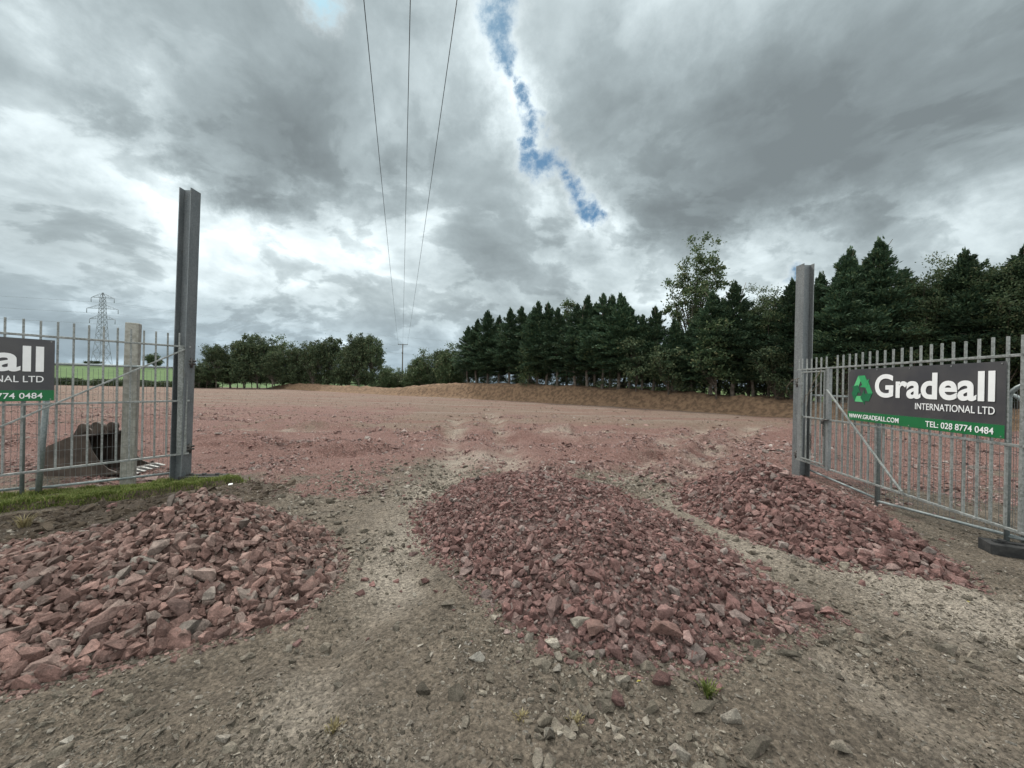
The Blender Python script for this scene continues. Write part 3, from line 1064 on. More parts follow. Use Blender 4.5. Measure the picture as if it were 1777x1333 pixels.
def build_stones():
    for j, (px, py, s, c, lab, sc3) in enumerate(SPECIAL):
        p = surf(px, py + 6)
        o = bpy.data.objects.new('stone', big_mesh(j % 26, MCOL[c]))
        COL.objects.link(o)
        o.location = p + Vector((0, .03, s * .14))
        o.scale = [s * .66 * v for v in sc3]
        o.rotation_euler = (rng.uniform(-.25, .25), rng.uniform(-.25, .25), rng.uniform(-.5, .5))
        tag(o, lab, 'stone')
    names = [('pink or grey broken stone lying loose on the left heap below the grass', 'stones on the left heap'),
             ('red or pale broken stone lying loose on the long middle heap', 'stones on the middle heap'),
             ('red or pale broken stone lying loose on the heap below the right gate', 'stones on the right heap'),
             ('grey or buff loose stone lying on the dirt track before the heaps', 'loose grey stones on the track')]
    per = [150, 62, 36, 30]
    cnt = [0] * 4
    for a, w, pos, size, R in sorted(CAND, key=lambda c: -c[0]):
        mat = (M_PINK, M_RED, M_RED, M_GREY)[w]
        if cnt[w] >= per[w]:
            left[w].append((pos, size, R))
            continue
        cnt[w] += 1
        o = bpy.data.objects.new('stone', big_mesh(int(rng.integers(0, 26)), mat))
        COL.objects.link(o)
        o.location = pos
        o.rotation_euler = Matrix(R.tolist()).to_euler()
        o.scale = (size,) * 3
        tag(o, names[w][0], 'stone', names[w][1])
    # the remaining middling stones join the loose mass of their heap
    for w in range(4):
        if not left[w]: continue
        pos = np.array([p for p, s, r in left[w]]); s = np.array([s for p, s, r in left[w]]); R = np.array([r for p, s, r in left[w]])
        V, F = merge(BIG, pos, s, R)
        nm = 'heap_rubble' if w < 3 else 'track_rubble'
        tag(link(nm, np_mesh(nm, V, F), (M_PINK, M_RED, M_RED, M_GREY)[w]), kind='stuff')


left = [[] for _ in range(4)]
build_stones()

# ------------------------------------------------------------------ turf, cut edge and clods
def verge_h(x, y):
    return ss(poly_dist(x, y, VERGE) + (fbm(x * 5, y * 5, 101) - .5) * .28, 0, .12)


def build_verge():
    p = np.array(VERGE)
    lo, hi = p.min(0) - .25, p.max(0) + .25
    xs, ys = np.arange(lo[0], hi[0], .03), np.arange(lo[1], hi[1], .03)
    X, Y = np.meshgrid(xs, ys)
    x, y = X.ravel(), Y.ravel()
    f = verge_h(x, y)
    front = ss(y - np.interp(x, [-7.6, -6.2, -5.55, -4.9, -4.25, -3.92], [3.95, 4.28, 4.65, 5.1, 5.72, 5.95]), -.1, .6)
    z = ground_h(x, y) - .05 + f * (.145 - .06 * front) + (fbm(x * 9, y * 9, 102) - .5) * .05 * f
    i = np.arange(len(x)).reshape(len(ys), len(xs))
    F = np.stack([i[:-1, :-1], i[:-1, 1:], i[1:, 1:], i[1:, :-1]], -1).reshape(-1, 4)
    tag(link('verge_soil', np_mesh('verge_soil', np.stack([x, y, z], -1), F, True), M_SOIL), kind='structure')
    # blades
    n = 60000
    q = sample_poly(VERGE, n, .03)
    q = q[rng.uniform(0, 1, n) < np.clip((fbm(q[:, 0] * 3, q[:, 1] * 3, 104) - .25) * 3.2, .12, 1)]
    n = len(q)
    x, y = q[:, 0], q[:, 1]
    dd = poly_dist(x, y, VERGE)
    ln = rng.uniform(.025, .07, n) * (.3 + 1.3 * fbm(x * 5, y * 5, 103) ** 1.5 * 1.3)
    z0 = np.interp(0, [0], [0]) + ground_h(x, y) - .05 + verge_h(x, y) * (.145 - .06 * ss(y - np.interp(x, [-7.6, -6.2, -5.55, -4.9, -4.25, -3.92], [3.95, 4.28, 4.65, 5.1, 5.72, 5.95]), -.1, .6)) + (fbm(x * 9, y * 9, 102) - .5) * .05 * verge_h(x, y) - .004
    a = rng.uniform(0, 6.283, n)
    lean = rng.uniform(.1, .9, n) * ln
    w = rng.uniform(.003, .006, n)
    b = np.stack([x, y, z0], -1)
    sd = np.stack([np.cos(a + 1.57) * w, np.sin(a + 1.57) * w, 0 * w], -1)
    tip = b + np.stack([np.cos(a) * lean, np.sin(a) * lean, ln], -1)
    mid = b + np.stack([np.cos(a) * lean * .3, np.sin(a) * lean * .3, ln * .6], -1)
    V = np.stack([b - sd, b + sd, mid + sd * .7, tip, mid - sd * .7], 1).reshape(-1, 3)
    k = np.arange(n)[:, None] * 5
    F = np.concatenate([k + np.array([[0, 1, 2]]), k + np.array([[0, 2, 4]]), k + np.array([[4, 2, 3]])])
    tag(link('verge_grass', np_mesh('verge_grass', V, F), M_TURF), kind='stuff')
    # clods of dark soil along the cut
    q = sample_poly(SOILP, 1500)
    q = q[heap_mask(q, -.1)]
    s = np.clip(rng.lognormal(math.log(.045), .55, len(q)), .015, .22)
    V, F = merge(MID, on_ground(q, s, .1), s, rot_mats(len(q), .5))
    tag(link('soil_dirt', np_mesh('soil_dirt', V, F), M_SOIL), kind='stuff')


build_verge()


def tuft(px, py, n, h, label, spread=.06, mat=None):
    g = surf(px, py)
    V, F = [], []
    for k in range(n):
        a = rng.uniform(0, 6.283)
        r = min(abs(rng.normal(0, spread * .3)), spread * .6)
        b = Vector((math.cos(a) * r, math.sin(a) * r, -.005))
        hh = h * rng.uniform(.5, 1.1)
        l = hh * rng.uniform(.3, 1.0)
        s = Vector((-math.sin(a), math.cos(a), 0)) * .0035
        o = len(V)
        mid = b + Vector((math.cos(a) * l * .4, math.sin(a) * l * .4, hh * .75))
        V += [b - s, b + s, mid + s, mid - s, b + Vector((math.cos(a) * l, math.sin(a) * l, hh))]
        F += [(o, o + 1, o + 2), (o, o + 2, o + 3), (o + 3, o + 2, o + 4)]
    o = link('grass_tuft', np_mesh('grass_tuft', [v[:] for v in V], F), mat or M_TURF, loc=g)
    tag(o, label, 'grass tuft')


M_DRY = mat_leaf('dry_grass', [(0, (.16, .13, .06)), (.6, (.25, .21, .11)), (1, (.33, .29, .17))], .2)
tuft(1228, 1205, 70, .06, 'small green grass tuft on the stony dirt below the middle heap')
tuft(905, 1245, 26, .032, 'dry straw coloured tuft on bare dirt between grey stones', mat=M_DRY)
tuft(580, 1270, 36, .04, 'dry brown tuft beside the pale dusty patch on the track', mat=M_DRY)
tuft(40, 915, 80, .13, 'dry yellow grass clump hanging below the turf edge', .1, mat=M_DRY)
tuft(1000, 1255, 24, .032, 'thin dry tuft among grey pebbles near the bottom edge', mat=M_DRY)


def small_leaf(px, py, label):
    g = surf(px, py)
    mb = MB()
    vs = [mb.bm.verts.new(v) for v in ((-.03, 0, .004), (-.008, .012, .012), (.03, .002, .006), (-.004, -.012, .010))]
    f = mb.bm.faces.new(vs)
    ext = bmesh.ops.extrude_face_region(mb.bm, geom=[f])
    bmesh.ops.translate(mb.bm, vec=(0, 0, .002), verts=[v for v in ext['geom'] if isinstance(v, bmesh.types.BMVert)])
    o = mb.build('fallen_leaf', M_YELLOW, loc=g)
    o.rotation_euler = (0, 0, rng.uniform(0, 6))
    o.scale = (.5, .5, .5)
    tag(o, label, 'fallen leaf')


small_leaf(1108, 1183, 'yellow leaf beside the square grey stone on dirt')
small_leaf(1300, 1307, 'yellow leaf lying on the flat grey rock at bottom edge')
small_leaf(1384, 1082, 'yellow leaf under the red boulder at the heap tip')
small_leaf(1680, 1045, 'yellow leaf on the pale dusty track by the right gate')


def stick(a, b, label):
    A, B = surf(*a), surf(*b)
    mid = (A + B) / 2 + Vector((.02, .02, .025))
    o = MB().tube([A + Vector((0, 0, .008)) - A, mid - A, B + Vector((0, 0, .01)) - A], [.006, .005, .003], 6).build('stick', M_TWIG, loc=A)
    tag(o, label, 'stick')


stick((1555, 1110), (1585, 1098), 'short dark stick lying on the gravel track right of the middle heap')
stick((1675, 1150), (1698, 1134), 'short dark stick on the smooth grey track near the right edge')
o = MB().box((0, 0, .02), (.05, .035, .012), Matrix.Rotation(.3, 3, 'X') @ Matrix.Rotation(.5, 3, 'Z'), .004).build('paper_scrap', M_PAPER, loc=G(400, 843, .1))
tag(o, 'white paper scrap on the torn end of the grass verge', 'paper scrap')


# ------------------------------------------------------------------ posts
def h_post(name, loc, H, size, lean, mat_, label, web_mat=None):
    root = empty(name, loc)
    tag(root, label, 'steel post')
    root.rotation_euler = (0, lean, 0)
    s, tf, tw = size / 2, .013, .009
    A = Matrix.Identity(3)
    MB().box((-s + tf / 2, 0, H / 2 - .2), (tf, size, H + .4), None, .002).build('flange', mat_, root)
    MB().box((s - tf / 2, 0, H / 2 - .2), (tf, size, H + .4), None, .002).build('flange', mat_, root)
    MB().box((0, 0, H / 2 - .2), (size - 2 * tf - .002, tw, H + .4)).build('web', web_mat or mat_, root)
    return root


LP = (-5.13, 6.0, 0)
h_post('steel_post', LP, 4.52, .185, .017, M_BEAM, 'tall dark grey steel beam post beside the gate with the cut off sign', M_BEAM)
RP = (5.51, 7.33, 0)
h_post('steel_post', RP, 3.96, .20, .004, M_BEAM_R, 'weathered light grey steel beam post rising behind the heap at the sign gate', M_BEAM)


# ------------------------------------------------------------------ gates
def text_mesh(body, bold=0.0):
    cu = bpy.data.curves.new('txt', 'FONT')
    cu.body = body
    cu.size = 1.0
    cu.offset = bold
    cu.extrude = .004
    cu.resolution_u = 6
    ob = bpy.data.objects.new('txt', cu)
    COL.objects.link(ob)
    dg = bpy.context.evaluated_depsgraph_get()
    dg.update()
    me = bpy.data.meshes.new_from_object(ob.evaluated_get(dg))
    bpy.data.objects.remove(ob)
    bpy.data.curves.remove(cu)
    return me


def place_text(name, body, x0, x1, z0, z1, root, mat_, bold=0.0, y=-.004):
    """lettering fitted into a rectangle of the sign face (x right, z up, face towards -y)"""
    me = text_mesh(body, bold)
    n = len(me.vertices)
    V = np.zeros(n * 3, np.float32)
    me.vertices.foreach_get('co', V)
    V = V.reshape(-1, 3)
    lo, hi = V.min(0), V.max(0)
    W = np.empty_like(V)
    W[:, 0] = x0 + (V[:, 0] - lo[0]) / (hi[0] - lo[0]) * (x1 - x0)
    W[:, 2] = z0 + (V[:, 1] - lo[1]) / (hi[1] - lo[1]) * (z1 - z0)
    W[:, 1] = y - (V[:, 2] - lo[2]) / (hi[2] - lo[2]) * .002
    me.vertices.foreach_set('co', W.ravel())
    me.update()
    me.materials.clear()
    return link(name, me, mat_, root)


GREENS = [mat_plain('logo_light', (.10, .46, .19), .45), mat_plain('logo_mid', (.035, .30, .11), .45), mat_plain('logo_dark', (.012, .13, .055), .45)]


def build_sign(loc, rz, label):
    """origin at the left lower corner; 2.14 x .746; reads along +x, faces -y"""
    W, H = 2.14, .746
    root = empty('sign_board', loc, rz)
    tag(root, label, 'sign', 'company signs on the gates')
    MB().box((W / 2, .004, H / 2), (W, .008, H), None, .0015).build('panel', M_CHAR, root)
    MB().box((W / 2, -.0022, .066), (W - .002, .004, .128)).build('band', M_SIGN_GREEN, root)
    place_text('lettering', 'Gradeall', .523, 2.053, .350, .662, root, M_WHITE, .025)
    place_text('lettering', 'INTERNATIONAL LTD', 1.159, 2.053, .225, .302, root, M_WHITE, .004)
    place_text('lettering', 'WWW.GRADEALL.COM', .030, .925, .033, .096, root, M_WHITE, .006, -.0062)
    place_text('lettering', 'TEL: 028 8774 0484', 1.304, 2.047, .030, .098, root, M_WHITE, .006, -.0062)
    # three chasing arrows
    c = Vector((.272, .445))
    polys = [[(-.055, .10), (.0, .205), (.075, .205), (.012, .075)],            # limb up to the fold
             [(.0, .205), (.075, .205), (.128, .10), (.155, .112), (.118, .005), (.012, .03), (.040, .052), (.012, .10)],
             ]
    lg = empty('logo', (0, 0, 0))
    bm_parts = []
    for k in range(3):
        a = -k * math.tau / 3
        ca, sa = math.cos(a), math.sin(a)
        shade = [(0, 1), (1, 2), (0, 2)][k]
        for q, poly in enumerate(([(-.168, .058), (-.075, .212), (.02, .212), (-.085, .028)],
                                  [(-.072, .212), (.062, .212), (.105, .135), (.150, .160), (.105, .035), (-.035, .045), (.012, .078), (-.022, .135)])):
            pts = [(c.x + (x * ca - y * sa) * .92, c.y + (x * sa + y * ca) * .98) for x, y in poly]
            bm_parts.append((pts, shade[q], -.003 - .0012 * q))
    bpy.data.objects.remove(lg)
    bm = bmesh.new()
    for pts, sh, y in bm_parts:
        hi = [bm.verts.new((x, y, z)) for x, z in pts]
        lo = [bm.verts.new((x, -.0002, z)) for x, z in pts]
        f = bm.faces.new(hi); f.material_index = sh
        for i in range(len(pts)):
            f = bm.faces.new((hi[i], hi[(i + 1) % len(pts)], lo[(i + 1) % len(pts)], lo[i])); f.material_index = sh
    bmesh.ops.recalc_face_normals(bm, faces=bm.faces)
    me = bpy.data.meshes.new('logo')
    bm.to_mesh(me); bm.free()
    link('logo', me, GREENS, root)
    sm = MB()
    for sx in (.03, .55, 1.07, 1.6, 2.11):
        for szz in (.02, .725):
            sm.tube([(sx, -.0055, szz), (sx, 0, szz)], .007, 8)
    sm.build('screws', M_GALV, root)
    return root


def build_gate(loc, d, vs, zb, zm, zt, length, label, wicket, s_stile_end=3.56):
    """a bar gate hung at loc; local x runs from the hinge along d; vs = side (sign of local y) that faces the road"""
    rz = math.atan2(d[1], d[0])
    root = empty('bar_gate', (loc[0], loc[1], 0), rz)
    tag(root, label, 'gate', 'steel bar gates standing open')
    for z, nm in ((zt, 'top_rail'), (zm, 'middle_rail'), (zb, 'bottom_rail')):
        MB().box((length / 2 - .03, 0, z), (length, .030, .027), None, .004).build(nm, M_GALV, root)
    spike = .19
    pitch = .1352
    # hinge stile
    MB().box((.062, -vs * .002, (zb + zt) / 2), (.115, .036, zt - zb - .030), None, .004).build('hinge_stile', M_GALV_D if wicket else M_GALV, root)
    for s in (.012, .112):
        MB().box((s, vs * .002, zt + spike / 2 + .012), (.018, .018, spike), None, .003).build('bar', M_GALV, root)
    s = .112 + pitch
    first = None
    while s < length - .05:
        if abs(s - .87) < .07 and wicket:
            s += pitch; continue
        end = abs(s - s_stile_end) < pitch * .5
        top = zt + spike + rng.uniform(-.006, .006)
        w = .032 if end else .0195
        ln = rng.uniform(-.0025, .0025)
        mb = MB().beam((s, -vs * .001, zb + .005), (s + ln, -vs * .001, top), w, w * .98, up=(1, 0, 0), bevel=.003)
        mb.build('stile' if end else 'bar', M_GALV, root)
        s += pitch
    if wicket:
        MB().box((.875, vs * .004, (zb + zt) / 2 - .01), (.070, .046, zt - zb + .03), None, .005).build('stile', M_GALV_D, root)
        wk = empty('wicket_door')
        wk.parent = root
        mb = MB()
        y = vs * .028
        x0, x1, z0, z1 = .155, .80, zb + .055, zt - .05
        mb.box(((x0 + x1) / 2, y, z0), (x1 - x0, .022, .022), None, .003).box(((x0 + x1) / 2, y, z1), (x1 - x0, .022, .022), None, .003)
        mb.box((x0, y, (z0 + z1) / 2), (.022, .024, z1 - z0 + .022), None, .003).box((x1, y, (z0 + z1) / 2), (.022, .024, z1 - z0 + .022), None, .003)
        bpy.data.objects.remove(wk)
        wd = mb.build('wicket_door', M_GALV, root)
        for zz in (z0 + .2, z1 - .22):
            MB().box((.13, y * 1.1, zz), (.09, .03, .045), None, .004).build('hinge', M_GALV_D, wd)
        MB().tube([(.80, y + vs * .02, zm), (.93, y + vs * .02, zm)], .014, 8).build('latch', M_CHAIN, wd)
        MB().beam((.90, vs * .052, 1.60), (2.36, vs * .036, zb + .03), .027, .02, bevel=.004).build('brace', M_GALV, root)
    else:
        MB().beam((.06, vs * .040, zt - .045), (2.62, vs * .036, zb + .04), .028, .02, bevel=.004).build('brace', M_GALV, root)
    for zz in (zb + .06, zt - .26):
        h = MB()
        h.tube([(-.045, 0, zz - .06), (-.045, 0, zz + .09)], .017, 8)
        h.tube([(-.10, 0, zz), (.02, 0, zz)], .015, 8).tube([(-.10, 0, zz + .045), (.02, 0, zz + .045)], .015, 8)
        h.build('hinge', M_CHAIN, root)
    return root


DL = Vector((-.5066, -.862)); DR = Vector((-.1592, -.987))
LH = (-5.02, 5.976); RH = (5.313, 7.155)
build_gate(LH, DL, 1, .434, 1.250, 2.083, 4.6, 'galvanised bar gate carrying the cut off sign behind the grass verge', False)
build_gate(RH, DR, -1, .306, 1.105, 1.956, 4.6, 'galvanised bar gate with built in wicket door carrying the whole company sign', True)
# signs
nR = Vector((-DR.y, DR.x)) * -1.0        # towards the road side
p = Vector(RH) + DR * 1.373 + nR * .034
build_sign((p.x, p.y, 1.158), math.atan2(DR.y, DR.x), 'charcoal and green company sign shown whole with recycling arrows, on the right gate')
nL = Vector((-DL.y, DL.x))
p = Vector(LH) + DL * (1.356 + 2.14) + nL * .034
build_sign((p.x, p.y, 1.292), math.atan2(-DL.y, -DL.x), 'charcoal and green company sign cut off by the picture edge, on the left gate')


def local_gate(s, n, z, right=True):
    q = (Vector(RH) + DR * s + nR * n) if right else (Vector(LH) + DL * s + nL * n)
    return Vector((q.x, q.y, z))


# chain and padlock on the wicket, twigs caught in it
def build_chain(s, n, z0, count, label):
    base = local_gate(s, n, z0)
    mb = MB()
    for k in range(count):
        c = Vector((rng.uniform(-.004, .004), rng.uniform(-.004, .004), -k * .030))
        ring = []
        for j in range(13):
            a = j / 12 * math.tau
            u = Vector((math.cos(a) * .012, 0, math.sin(a) * .021))
            if k % 2: u = Vector((0, u.x, u.z))
            ring.append(c + u)
        mb.tube(ring, .0045, 5, cap=False)
    o = mb.build('chain', M_CHAIN, loc=base)
    tag(o, label, 'chain')


build_chain(.86, .075, 1.07, 8, 'dark chain hanging from the latch of the wicket door')
build_chain(.50, .06, .82, 9, 'dark chain hanging between the bars of the wicket door')
def build_padlock():
    p0 = local_gate(.865, .09, 1.095)
    root = empty('padlock', p0)
    tag(root, 'rusty padlock at the end of the wicket latch', 'padlock')
    MB().box((0, 0, -.035), (.045, .02, .045), None, .005).build('body', M_CHAIN, root)
    MB().tube([(-.014, 0, -.012), (-.014, 0, .012), (0, 0, .024), (.014, 0, .012), (.014, 0, -.012)], .004, 6).build('shackle', M_GALV, root)
build_padlock()


def build_twig(pts, label):
    a = pts[0]
    o = MB().tube([q - a for q in pts], [.006, .006, .005, .004, .003][:len(pts)], 6).build('twig', M_TWIG, loc=a)
    tag(o, label, 'twig')


L = local_gate
build_twig([L(.78, .075, 1.92), L(.62, .10, 1.72), L(.50, .11, 1.52), L(.42, .08, 1.32), L(.38, .07, 1.20)], 'long pale twig caught in the wicket door bars')
build_twig([L(.74, .075, 1.70), L(.60, .09, 1.58), L(.42, .10, 1.50), L(.30, .07, 1.36)], 'shorter pale twig bent across the wicket door bars')
build_twig([L(.12, .05, 1.80), L(-.06, .09, 1.76), L(-.20, .10, 1.64), L(-.24, .08, 1.50)], 'thin twig curling round the weathered steel post')

# ------------------------------------------------------------------ concrete post
cp = P(222, 842, 5.80)
o = MB().box((0, 0, 1.10), (.155, .155, 2.62), Matrix.Rotation(.55, 3, 'Z'), .012).build('concrete_post', M_CONC, loc=(cp.x, cp.y, 0))
for_h = o.data
o.rotation_euler = (0, .018, 0)
tag(o, 'square concrete fence post standing behind the gate with the cut off sign', 'concrete post')


# ------------------------------------------------------------------ temporary mesh fences
def mesh_fence(a, b, H, z0, label, rounded=True, sub=.05):
    a, b = Vector((*a, 0)), Vector((*b, 0))
    L_ = (b - a).length
    root = empty('mesh_fence', (a.x, a.y, z0), math.atan2(b.y - a.y, b.x - a.x))
    tag(root, label, 'mesh fence', 'temporary mesh fence panels behind the gates')
    r = .021
    mb = MB()
    R0 = .16
    path = [(0, 0, -.04), (0, 0, H - R0)]
    if rounded is None:                     # no uprights of its own: clipped to the next panel
        path = [(0, 0, H), (L_, 0, H), (L_, 0, .3)]
    elif rounded:
        for k in range(1, 7):
            t = k / 6 * math.pi / 2
            path.append((R0 - R0 * math.cos(t), 0, H - R0 + R0 * math.sin(t)))
        for k in range(0, 7):
            t = k / 6 * math.pi / 2
            path.append((L_ - R0 + R0 * math.sin(t), 0, H - R0 + R0 * math.cos(t)))
    else:
        path += [(0, 0, H), (L_, 0, H)]
    if rounded is not None: path += [(L_, 0, -.04)]
    mb.tube(path, r, 10)
    mb.tube([(0, 0, .05), (L_, 0, .05)], r * .85, 10)
    mb.build('tube_frame', M_TUBE, root)
    wm = MB()
    x = sub
    while x < L_ - .02:
        wm.box((x, .006, H / 2), (.0032, .0032, H - .10))
        x += sub
    z = .15
    while z < H - .03:
        wm.box((L_ / 2, .003, z), (L_ - .02, .0032, .0032))
        z += .19
    wm.build('wire_mesh', M_WIREMESH, root)
    return root


mesh_fence((-8.40, 3.12), (-6.36, 5.03), 1.72, .08, 'mesh fence panel behind the left gate nearest the picture edge')
mesh_fence((-6.30, 5.06), (-5.30, 6.05), 1.70, .06, 'mesh fence panel between the leaning tube and the dark steel post', rounded=None)
o = MB().tube([G(66, 862) - G(66, 862), P(81, 690, 4.95) - G(66, 862)], .03, 10).build('fence_strut', M_TUBE, loc=G(66, 862))
tag(o, 'leaning grey tube strut propped behind the left gate', 'fence strut')
mesh_fence((5.05, 5.32), (5.36, 4.02), 1.56, .03, 'mesh fence panel behind the whole sign standing in a black block foot')
mesh_fence((5.15, 5.40), (5.72, 7.60), 1.46, .03, 'mesh fence panel behind the wicket door and first bars', rounded=False)
mesh_fence((5.05, 3.92), (6.1, 2.0), 1.60, .10, 'mesh fence panel with rounded tube corner at the picture edge')


def block_foot(loc, rz, size, label):
    w, d, h = size
    o = MB().box((0, 0, h / 2), (w, d, h), None, .008)
    o.box((0, 0, h + .006), (w * .8, d * .25, .018), None, .004)
    for k in (-.3, 0, .3):
        o.tube([(k * w, 0, h), (k * w, 0, h + .03)], .03, 10)
    o = o.build('rubber_block', M_RUBBER, loc=loc)
    o.rotation_euler = (0, 0, rz)
    tag(o, label, 'rubber block', 'black rubber blocks under the fences')


fp = G(1764, 966)
block_foot((fp.x + .12, fp.y, -.02), -.5, (.60, .22, .12), 'black rubber block foot under the mesh fence by the whole sign gate')
fp = G(350, 836)
block_foot((fp.x, fp.y + .05, -.01), .12, (.62, .22, .10), 'black rubber block foot on the ground right of the dark steel post')


# ------------------------------------------------------------------ digger bucket
def build_bucket():
    g = G(150, 826)
    root = empty('digger_bucket', (g.x - .10, g.y + .30, -.01), R_(12))
    root.scale = (.85, .80, 1.0)
    tag(root, 'worn grey digger bucket with white teeth standing behind the left gate', 'digger bucket')
    # side profile in (x forward to the teeth, z up)
    W = .95
    outer = [(-.62, .30), (-.60, .10), (-.50, .02), (-.30, -.01), (.20, 0), (.62, .05), (.44, .12), (.29, .25), (.17, .43), (.10, .66), (-.16, .65), (-.52, .50)]
    ax = Matrix(((1, 0, 0), (0, 0, 1), (0, 1, 0)))
    for y in (-W / 2, W / 2 - .022):
        MB().prism(outer, y, y + .022, ax).build('side_plate', M_STEEL, root)
    # curved back and floor
    shell = [(.60, .055), (.20, .008), (-.28, 0), (-.48, .03), (-.585, .11), (-.605, .30), (-.51, .485), (-.16, .635), (.09, .645)]
    mb = MB()
    for i in range(len(shell) - 1):
        (x0, z0), (x1, z1) = shell[i], shell[i + 1]
        mb.beam((x0, 0, z0), (x1, 0, z1), W - .05, .022, up=(1, 0, .01)) if False else None
        A, B = Vector((x0, 0, z0)), Vector((x1, 0, z1))
        n = Vector((-(z1 - z0), 0, x1 - x0)).normalized() * .022
        vs = [mb.bm.verts.new(v + Vector((0, s, 0))) for s in (-W / 2 + .023, W / 2 - .023) for v in (A, B, B + n, A + n)]
        for f in ((0, 1, 2, 3), (7, 6, 5, 4), (0, 4, 5, 1), (1, 5, 6, 2), (2, 6, 7, 3), (3, 7, 4, 0)):
            mb.bm.faces.new([vs[j] for j in f])
    mb.build('shell', M_STEEL_IN, root)
    # side cutting edges
    MB().beam((.62, -W / 2 - .006, .06), (.60, -W / 2 - .006, .10), .05, .02, up=(0, 1, 0)).build('side_cutter', M_STEEL, root)
    MB().beam((.62, W / 2 + .006, .06), (.60, W / 2 + .006, .10), .05, .02, up=(0, 1, 0)).build('side_cutter', M_STEEL, root)
    # hanger ears with the two bosses
    ear = [(-.36, .56), (-.30, .70), (-.24, .79), (-.15, .82), (-.08, .76), (-.03, .72), (.04, .80), (.11, .82), (.17, .76), (.20, .66), (-.10, .655)]
    for y in (-.18, .14):
        MB().prism(ear, y, y + .04, ax).build('hanger_ear', M_STEEL, root)
    for x in (-.16, .10):
        for y in (-.16, .16):
            MB().tube([(x, y - .06, .76), (x, y + .06, .76)], .075, 16).build('pin_boss', M_STEEL, root)
    MB().box((.62, 0, .045), (.10, W, .03), None, .006).build('cutting_edge', M_STEEL, root)
    for k in range(5):
        y = -W / 2 + .07 + k * (W - .14) / 4
        MB().prism([(.62, .015), (.70, .0), (.88, .035), (.72, .075), (.62, .07)], y - .035, y + .035, ax).build('tooth', M_TEETH, root)


build_bucket()


# ------------------------------------------------------------------ trees
def cards(c, d, s, l, w):
    """diamond leaf faces: centre c, axis d, side s (unit), length l, width w"""
    l = l[:, None] / 2; w = w[:, None] / 2
    V = np.stack([c - d * l, c + s * w - d * l * .15, c + d * l, c - s * w - d * l * .15], 1).reshape(-1, 3)
    F = (np.arange(len(c)) * 4)[:, None] + np.arange(4)[None]
    return V, F


def unit(v):
    return v / np.maximum(np.linalg.norm(v, axis=-1, keepdims=True), 1e-9)


def conifer(seed, h=9.0, W=1.55, bare=2.0, nb=150, per=64, multi=1, fine=1.0):
    r = np.random.default_rng(seed)
    tk = MB()
    bend = [Vector((r.normal(0, .04) * k, r.normal(0, .04) * k, h * k / 7)) for k in range(8)]
    bend[0] = Vector((0, 0, -.4))
    tk.tube(bend, [.15, .13, .11, .09, .07, .05, .03, .012], 8)
    C, D, S, Ln, Wd = [], [], [], [], []
    tops = [(0, 0, 1.0)]
    for m_ in range(multi - 1):
        tops.append((r.normal(0, .35), r.normal(0, .35), r.uniform(.82, .95)))
    for ti, (ox, oy, hs) in enumerate(tops):
        n = nb if ti == 0 else nb // 2
        for b in range(n):
            f = (b + r.uniform(0, 1)) / n                        # 0 low .. 1 top
            z = bare + (h * hs - bare) * f ** .95
            prof = min(1.0, .55 + f * 2.2) * (1 - f) ** .86 * 1.2 + .03
            Lb = W * prof * r.uniform(.5, 1.35)
            a = r.uniform(0, 2 * np.pi)
            up = .12 + .75 * f + r.normal(0, .12)
            dr = np.array([np.cos(a) * np.cos(up), np.sin(a) * np.cos(up), np.sin(up)])
            o = np.array([ox * f, oy * f, z])
            if Lb > .5 and ti == 0 and b % 2 == 0:
                tk.tube([Vector(o), Vector(o + dr * Lb * .5), Vector(o + dr * Lb * .85 + np.array([0, 0, .05]))], [.022, .014, .006], 4, cap=False)
            k = int(per * (.4 + .75 * prof))
            u = r.uniform(.15, 1.0, k) ** .75
            side = unit(np.cross(dr, [0, 0, 1.0]))
            spr = (1 - u * .72) * .30 * Lb
            lat = r.normal(0, 1, k) * spr
            sag = -.10 * u * u * Lb
            c = o + dr * (u * Lb)[:, None] + side * lat[:, None] + np.array([0, 0, 1.0]) * (sag + r.normal(0, .07, k))[:, None]
            dd = unit(dr + side * (lat / (spr + .03) * .55)[:, None] + r.normal(0, .33, (k, 3)) + np.array([0, 0, .12]))
            C.append(c); D.append(dd)
            S.append(unit(np.cross(dd, r.normal(0, 1, (k, 3)))))
            Ln.append(r.uniform(.20, .46, k) * (.65 + .5 * prof) * fine); Wd.append(r.uniform(.07, .14, k) * fine)
        # feathery leader
        k = 40
        zz = r.uniform(-.9, .25, k)
        c = np.stack([ox + r.normal(0, .07, k) * (1.1 - zz), oy + r.normal(0, .07, k) * (1.1 - zz), h * hs + zz], -1)
        dd = unit(r.normal(0, .28, (k, 3)) + np.array([0, 0, 1.0]))
        C.append(c); D.append(dd); S.append(unit(np.cross(dd, r.normal(0, 1, (k, 3)))))
        Ln.append(r.uniform(.2, .4, k)); Wd.append(r.uniform(.04, .08, k))
    # dead twigs on the bare stem
    for q in range(14):
        z = r.uniform(.5, bare + .4); a = r.uniform(0, 6.28); l = r.uniform(.3, .8)
        tk.tube([Vector((0, 0, z)), Vector((math.cos(a) * l, math.sin(a) * l, z + r.uniform(-.1, .25)))], [.012, .004], 4, cap=False)
    V, F = cards(np.concatenate(C), np.concatenate(D), np.concatenate(S), np.concatenate(Ln), np.concatenate(Wd))
    return tk, np_mesh('crown', V, F)


